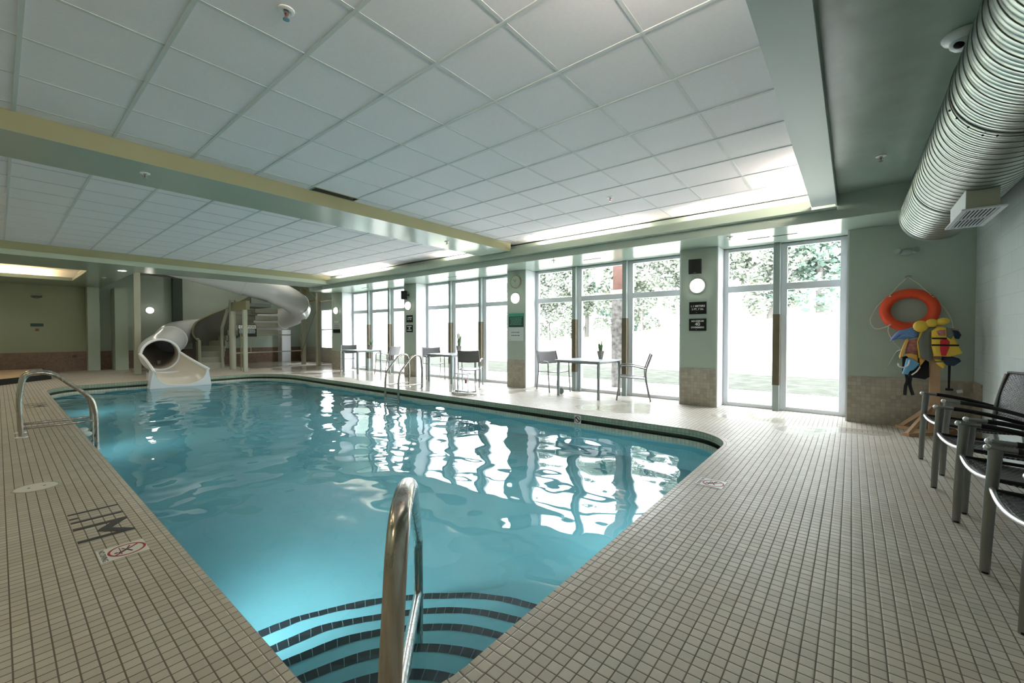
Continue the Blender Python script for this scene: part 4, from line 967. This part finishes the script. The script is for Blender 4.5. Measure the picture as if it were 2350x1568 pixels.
puffy([(0.55, 1.18), (0.63, 1.19), (0.64, 0.99), (0.57, 0.99), (0.52, 1.00)], -0.03, 0.05, M['pink'], t, 'print_panel', 0.02, O)
puffy([(0.52, 1.00), (0.57, 1.01), (0.635, 0.99), (0.70, 0.935), (0.652, 0.85), (0.625, 0.895), (0.55, 0.955)], -0.045, 0.06, M['amber'], t, 'lower_panel', 0.02, O)
puffy([(0.625, 1.15), (0.64, 1.15), (0.65, 0.86), (0.632, 0.88)], -0.06, 0.02, M['black'], t, 'strap', 0.005, O)
t = thing('swim_vest', 'blue striped swim vest draped over the top left of the rack', 'swim vest', (0.52, 7.24, 1.25), 0); O = (0.52, 1.25)
puffy([(0.379, 1.164), (0.41, 1.23), (0.464, 1.30), (0.53, 1.315), (0.592, 1.345), (0.64, 1.27), (0.635, 1.215), (0.58, 1.20), (0.55, 1.185), (0.47, 1.19)], -0.05, 0.10, M['blue'], t, 'vest_body', 0.03, O)
for k in range(4): obj('stripe', MB().tube([(0.44-O[0]+k*0.03, -0.066, 1.20-O[1]+k*0.02), (0.50-O[0]+k*0.02, -0.07, 1.235-O[1]+k*0.02), (0.60-O[0], -0.066, 1.22-O[1]+k*0.03)], 0.004, 6), M['skyblue'], t)
t = thing('swim_vest', 'sky blue swim vest with white piping at the lower left of the rack', 'swim vest', (0.57, 7.17, 0.84), 0); O = (0.57, 0.84)
puffy([(0.53, 0.945), (0.57, 0.955), (0.645, 0.89), (0.62, 0.84), (0.594, 0.805), (0.56, 0.79), (0.545, 0.745), (0.495, 0.755), (0.515, 0.85)], -0.03, 0.06, M['skyblue'], t, 'vest_body', 0.02, O)
obj('piping', MB().tube(fillet([(0.45-O[0], -0.05, 0.885-O[1]), (0.455-O[0], -0.06, 0.85-O[1]), (0.50-O[0], -0.062, 0.83-O[1]), (0.545-O[0], -0.06, 0.865-O[1]), (0.555-O[0], -0.05, 0.93-O[1])], 0.03), 0.008, 8), M['signtext'], t)
obj('piping', MB().tube(fillet([(0.575-O[0], -0.05, 0.745-O[1]), (0.62-O[0], -0.05, 0.79-O[1]), (0.65-O[0], -0.04, 0.85-O[1])], 0.03), 0.008, 8), M['signtext'], t)
t = thing('life_jacket', 'plain black life jacket behind the rack post', 'life jacket', (0.66, 7.26, 0.85), 0); O = (0.66, 0.85)
puffy([(0.50, 0.96), (0.56, 0.98), (0.70, 0.94), (0.742, 0.907), (0.745, 0.72), (0.708, 0.688), (0.591, 0.705), (0.50, 0.78)], 0.0, 0.05, M['blackcloth'], t, 'jacket_body', 0.02, O)
for pts in ([(0.535, 0.76), (0.55, 0.66), (0.53, 0.60), (0.525, 0.48)], [(0.58, 0.75), (0.565, 0.62), (0.60, 0.487)]):
    obj('hanging_strap', MB().tube(fillet([(a-O[0], -0.03, b-O[1]) for a, b in pts], 0.04), 0.017, 8, flat=0.35, up=(1, 0, 0)), M['blackcloth'], t)
t = thing('life_jacket', 'navy life jacket behind the right of the rack', 'life jacket', (0.97, 7.36, 1.25), 0); O = (0.97, 1.25)
puffy([(0.86, 1.31), (0.924, 1.324), (0.986, 1.309), (1.023, 1.242), (1.003, 1.19), (0.956, 1.20), (0.88, 1.21)], -0.03, 0.08, M['navy'], t, 'jacket_body', 0.03, O)
t = thing('swim_bag', 'dark green float bag hanging low on the right of the rack', 'bag', (0.95, 7.31, 0.92), 0); O = (0.95, 0.92)
puffy([(0.86, 0.985), (0.93, 0.985), (1.00, 0.96), (1.018, 0.925), (0.96, 0.865), (0.90, 0.87), (0.85, 0.90)], -0.03, 0.06, M['navy'], t, 'bag_body', 0.02, O)
t = thing('mesh_pouch', 'small yellow and silver pouch under the front life jacket', 'pouch', (0.82, 7.18, 0.89), 0); O = (0.82, 0.89)
puffy([(0.775, 0.945), (0.83, 0.945), (0.875, 0.885), (0.855, 0.835), (0.82, 0.865), (0.79, 0.90)], -0.02, 0.04, M['yellow'], t, 'pouch_body', 0.015, O)
obj('silver_band', MB().tube([(0.775-O[0], -0.03, 0.91-O[1]), (0.85-O[0], -0.035, 0.925-O[1])], 0.008, 8), M['alu'], t)
t = thing('brush', 'black long-handled squeegee hanging from the right of the rack', 'brush', (0.925, 7.29, 0.78), 0)
obj('handle', MB().tube([(-0.003, 0, 0.19), (-0.006, 0, -0.19)], [0.014, 0.010], 10), M['black'], t); obj('head', bx(-0.035, -0.015, -0.215, 0.032, 0.015, -0.19, 0.004), M['black'], t, smooth=False); obj('blade', bx(0.0, -0.016, -0.25, 0.05, -0.008, -0.215, 0.002, M4=Matrix.Rotation(R_(-15), 4, 'Y')), M['alu_bright'], t, smooth=False)

# ================================================================== SPA AND CABINET
t = thing('spa_platform', 'low tan spa platform edged in black tile on the far left', 'spa', (-18.0, -0.5, 0))
poly = [(-16.08, 0.03), (-17.27, 0.94), (-20.2, 0.94), (-20.2, -2.2), (-15.0, -2.2), (-15.0, -0.8)]; sh = lambda P, k=1.0: [((x+17.8)*k+17.8*0-17.8+18.0, (y+0.6)*k-0.6+0.5) for x, y in P]
obj('black_rim', MB().prism(sh(poly), 0.0, 0.145), M['void'], t, smooth=False); obj('tan_top', MB().prism(sh(poly, 0.965), 0.14, 0.152), M['spatan'], t, smooth=False)
t = thing('storage_cabinet', 'plain white cabinet against the back wall behind the slide rails', 'cabinet', (-20.35, 8.37, 0)); obj('cabinet_body', bx(-0.22, -0.2, 0, 0.2, 0.2, 1.45, 0.01), M['slide_white'], t, smooth=False); obj('cabinet_door', bx(0.2, -0.19, 0.04, 0.215, 0.19, 1.42, 0.004), M['slide_white'], t, smooth=False)

# ================================================================== WATER SLIDE
t = thing('water_slide', 'grey-white enclosed spiral tube slide ending in an open flume at the pool', 'slide', (-17.5, 4.5, 0)); SO = Vector((-17.5, 4.5, 0))
ctl = [(-14.9, 2.95, 0.62), (-15.35, 2.95, 0.66), (-15.95, 2.98, 0.71), (-16.6, 3.15, 0.79), (-17.3, 3.45, 0.92), (-18.0, 3.73, 1.07), (-18.7, 3.93, 1.20), (-19.4, 4.35, 1.31), (-19.85, 4.95, 1.40), (-19.95, 5.6, 1.48), (-19.88, 6.25, 1.56)]
for a in (158, 138, 118, 98, 78, 58, 38, 18, 2): u = (176-a)/174; ctl.append((-18.25+1.62*math.cos(R_(a)), 6.15+1.82*math.sin(R_(a)), 1.58+1.32*u**1.25))
for i in range(1, 8): ctl.append((-16.63-0.7*(i/7)**2, 6.1-3.1*i/7, 2.92+0.80*i/7))
ctl.append((-17.6, 2.6, 3.85)); path = []
for i in range(1, len(ctl)-2):
    p0, p1, p2, p3 = [Vector(q) for q in ctl[i-1:i+3]]
    for k in range(3):
        u = k/3; path.append(0.5*((2*p1)+(p2-p0)*u+(2*p0-5*p1+4*p2-p3)*u*u+(-p0+3*p1-3*p2+p3)*u**3)-SO)
TR = 0.44
def seg(a, b): return path[a:b]
n_ = len(path); cuts = [0, 12, 24, 36, 46, 58, n_-8, n_]
for a, b in zip(cuts, cuts[1:]):
    obj('tube_section', MB().tube(path[a:min(b+1, n_)], TR, 40, cap=False), M['slide'], t, fix=False, angle=50)
for c_ in cuts[1:-1]:
    d = (path[c_]-path[c_-1]).normalized(); obj('joint_flange', MB().tube([path[c_]-d*0.02, path[c_]+d*0.02], TR+0.022, 40), M['slide'], t)
obj('tube_lining', MB().tube(path[:12], TR-0.03, 40, cap=False), M['slide_in'], t, fix=False)
c0 = path[0]; rim = [c0+Vector((0.0, (TR-0.005)*math.cos(2*PI*k/48), (TR-0.005)*math.sin(2*PI*k/48))) for k in range(48)]
obj('mouth_rim', MB().tube(rim, 0.034, 10, closed=True), M['slide_white'], t)
# open flume from the mouth to the pool
NS, NT = 24, 12
def flume(u, v, off):         # u across (0..1), v along (0..1)
    X = -15.35+v*1.05; half = 0.435+0.15*v**1.5; cy = 2.955+0.255*v; zb = 0.235-0.19*min(v/0.74, 1.0)-0.225*max(0.0, (v-0.74)/0.26)**1.2; top = 0.70-0.45*v
    a = (u*2-1); hh = top-zb; yy = cy+half*math.sin(a*PI/2)*(1+off/half); zz = zb+hh*(1-math.cos(a*PI/2))**1.25-off*math.cos(a*PI/2)
    return Vector((X, yy, zz))-SO
A = MB(); 
V = [[A.bm.verts.new(flume(i/NS, j/NT, 0)) for i in range(NS+1)] for j in range(NT+1)]
for j in range(NT):
    for i in range(NS): A.bm.faces.new((V[j][i], V[j][i+1], V[j+1][i+1], V[j+1][i]))
obj('flume_bed', A, M['slide_in'], t, fix=False)
A = MB(); V = [[A.bm.verts.new(flume(i/NS, j/NT, 0.045)) for i in range(NS+1)] for j in range(NT+1)]
for j in range(NT):
    for i in range(NS): A.bm.faces.new((V[j][i], V[j][i+1], V[j+1][i+1], V[j+1][i]))
obj('flume_shell', A, M['slide'], t, fix=False)
for s in (0, 1): obj('flume_lip', MB().tube([flume(s, j/NT, 0.02) for j in range(NT+1)], 0.038, 10), M['slide_white'], t)
# white end block with a U-shaped cut
L_ = [flume(i/NS, 0.94, 0.0) for i in range(NS+1)]; x0, x1 = -14.72+17.5, -14.30+17.5
prof = [(p.y, p.z) for p in L_]; base = [(prof[-1][0]+0.045, prof[-1][1]+0.0), (prof[-1][0]+0.12, -0.24), (prof[0][0]-0.12, -0.24), (prof[0][0]-0.045, prof[0][1])]
mb = MB(); ring0 = [(x0, y, z+0.02) for y, z in prof]+[(x0, y, z) for y, z in base]; ring1 = [(x1, y, z-0.02) for y, z in prof]+[(x1, y, z-0.02) for y, z in base]
va = [mb.bm.verts.new(p) for p in ring0]; vb = [mb.bm.verts.new(p) for p in ring1]; nn = len(va)
for i in range(nn): mb.bm.faces.new((va[i], va[(i+1) % nn], vb[(i+1) % nn], vb[i]))
half_n = len(prof)
mb.bm.faces.new(vb[::-1]); mb.bm.faces.new(va); bmesh.ops.triangulate(mb.bm, faces=[f for f in mb.bm.faces if len(f.verts) > 4])
obj('end_block', mb, M['slide_white'], t, angle=40)
obj('flume_support', bx(-15.20+17.5, 2.60-4.5, 0, -15.0+17.5, 3.30-4.5, 0.20), M['slide'], t, smooth=False)
for x, y in ((-16.4, 3.1), (-18.2, 3.8)): 
    obj('tube_support', MB().cyl((x+17.5, y-4.5, 0), (x+17.5, y-4.5, 0.45), 0.05, 12), M['tower'], t)
# tower with spiral stair
T = thing('slide_tower', 'sage-beige slide tower with curved stair enclosure, steps, posts and rails', 'tower', (-17.5, 4.5, 0))
def tp(x, y, z): return (x+17.5, y-4.5, z)
CS = (-18.40, 5.52); r0, r1 = 0.12, 0.98
def sp(r, a, z): return tp(CS[0]+r*math.cos(R_(a)), CS[1]+r*math.sin(R_(a)), z)
for k in range(12):
    a = -78-20*k; mb = MB(); z = 0.2*(k+1)
    pts = [sp(r0, a, 0)[:2], sp(r1, a, 0)[:2], sp(r1, a-10, 0)[:2], sp(r1, a-21, 0)[:2], sp(r0, a-21, 0)[:2]]
    mb.prism([(p[0], p[1]) for p in pts], max(0, z-0.2), z); obj('step', mb, M['tower'], T, smooth=False)
def panel(r, a0, a1, zb0, zt0, zb1, zt1, name, m, th=0.03, n=24):
    mb = MB(); I = []; Oo = []
    for i in range(n+1):
        u = i/n; a = a0+(a1-a0)*u; zb = zb0+(zb1-zb0)*u; zt = zt0+(zt1-zt0)*u; I.append((sp(r, a, zb), sp(r, a, zt))); Oo.append((sp(r+th, a, zb), sp(r+th, a, zt)))
    mb.strip([p[0] for p in I], [p[1] for p in I]); mb.strip([p[0] for p in Oo], [p[1] for p in Oo]); mb.strip([p[1] for p in I], [p[1] for p in Oo]); mb.strip([I[0][0], I[0][1]], [Oo[0][0], Oo[0][1]])
    obj(name, mb, m, T, angle=60); return Oo
pan = [(-84, 0.90, 1.03, 0.0), (-94, 0.97, 1.10, 0.0), (-104, 1.03, 1.24, 0.0), (-116, 1.04, 1.50, 0.1), (-130, 1.04, 1.68, 0.3), (-150, 1.04, 1.86, 0.5), (-170, 1.04, 2.04, 0.7), (-190, 1.04, 2.22, 0.9), (-215, 1.04, 2.5, 1.1), (-245, 1.04, 2.8, 1.4)]
I = [(sp(r, a, zb), sp(r, a, zt)) for a, r, zt, zb in pan]; Oo = [(sp(r+0.03, a, zb), sp(r+0.03, a, zt)) for a, r, zt, zb in pan]
mb = MB(); mb.strip([q[0] for q in I], [q[1] for q in I]); mb.strip([q[0] for q in Oo], [q[1] for q in Oo]); mb.strip([q[1] for q in I], [q[1] for q in Oo])
obj('outer_panel', mb, M['tower_dark'], T, angle=60)
obj('panel_cap', MB().tube(fillet([q[1] for q in Oo], 0.12), 0.035, 8), M['tower_olive'], T)
obj('newel_post', MB().tube([sp(0.92, -83, 0), sp(0.92, -83, 1.0), sp(0.95, -90, 1.07)], 0.05, 12), M['tower'], T)
obj('olive_skirt', MB().box(*tp(-18.34, 4.53, 0), *tp(-18.70, 4.60, 0.98)), M['tower_olive'], T, smooth=False)
obj('inner_handrail', MB().tube([sp(r0+0.08, -84, 0), sp(r0+0.08, -84, 0.98), sp(r0+0.06, -130, 1.5), sp(r0+0.06, -200, 2.2)], 0.055, 12), M['tower'], T)
obj('centre_post', MB().cyl(tp(-17.05, 5.27, 0), tp(-17.05, 5.27, 2.45), 0.10, 20), M['tower'], T)
obj('front_post', MB().box(*tp(-15.69, 5.13, 0), *tp(-15.57, 5.25, 2.06), 0.01), M['tower'], T, smooth=False)
obj('thin_post', MB().cyl(tp(-16.1, 5.22, 0), tp(-16.1, 5.22, 1.3), 0.02, 10), M['tower_olive'], T)
obj('left_post', MB().box(*tp(-17.40, 2.68, 0), *tp(-17.24, 2.84, 3.32), 0.01), M['tower'], T, smooth=False)
obj('right_post', MB().box(*tp(-17.80, 7.98, 0), *tp(-17.66, 8.12, 1.9), 0.01), M['tower'], T, smooth=False)
obj('far_post', MB().box(*tp(-16.60, 8.02, 0), *tp(-16.46, 8.16, 2.9), 0.01), M['tower'], T, smooth=False)
obj('top_beam', MB().box(*tp(-17.38, 2.84, 3.10), *tp(-17.26, 6.0, 3.26)), M['tower_dark'], T, smooth=False)
obj('hanger_post', MB().box(*tp(-17.80, 8.0, 2.55), *tp(-17.66, 8.14, 4.15)), M['tower_olive'], T, smooth=False)
obj('hanger_beam', MB().box(*tp(-17.7, 8.05, 2.55), *tp(-14.8, 8.13, 2.63)), M['tower_olive'], T, smooth=False)
obj('diagonal_brace', MB().cyl(tp(-17.66, 8.07, 3.15), tp(-16.55, 8.09, 2.62), 0.03, 8), M['tower_olive'], T)
obj('platform_beam', MB().box(*tp(-17.2, 5.2, 2.06), *tp(-15.57, 5.32, 2.36)), M['tower_olive'], T, smooth=False)
obj('platform_slab', MB().box(*tp(-17.6, 5.32, 2.22), *tp(-16.4, 6.3, 2.34)), M['tower_dark'], T, smooth=False)
obj('tie_rod', MB().cyl(tp(-16.56, 8.02, 2.18), tp(-17.7, 8.0, 0.62), 0.012, 8), M['tower_olive'], T)
obj('rod_anchor', MB().cyl(tp(-17.72, 7.98, 0.40), tp(-17.70, 7.98, 0.66), 0.05, 12), M['tower_olive'], T)
for z in (0.57, 1.22): obj('guard_rail', MB().cyl(tp(-17.05, 5.27, z), tp(-17.72, 8.02, z), 0.022, 10), M['tower'], T)
obj('rail_upright', MB().cyl(tp(-17.2, 5.9, 0.57), tp(-17.2, 5.9, 1.22), 0.015, 8), M['tower'], T)
for k in range(4): obj('upper_step', MB().box(*tp(-18.4, 6.2+0.0*k, 1.25+0.27*k), *tp(-17.6, 7.0, 1.42+0.27*k)), M['tower'], T, smooth=False)
t = thing('caution_sign', 'black and white caution sign behind the slide tower post', 'sign', (-16.85, 5.67, 1.37), PI/2)
obj('sign_board', bx(-0.30, -0.012, -0.21, 0.30, 0, 0.21, 0.003), M['signblack'], t, smooth=False)
obj('sign_header', bx(-0.28, -0.016, 0.08, 0.28, -0.011, 0.20), M['signtext'], t, smooth=False); text('CAUTION', 0.11, Matrix.Translation((0, -0.017, 0.135)) @ Matrix.Rotation(R_(90), 4, 'X'), M['signblack'], t, bold=0.002)
bars(t, -0.27, 0.27, [0.05-0.026*i for i in range(6)], M['signpaper'], 0.013, -0.0135, 12)
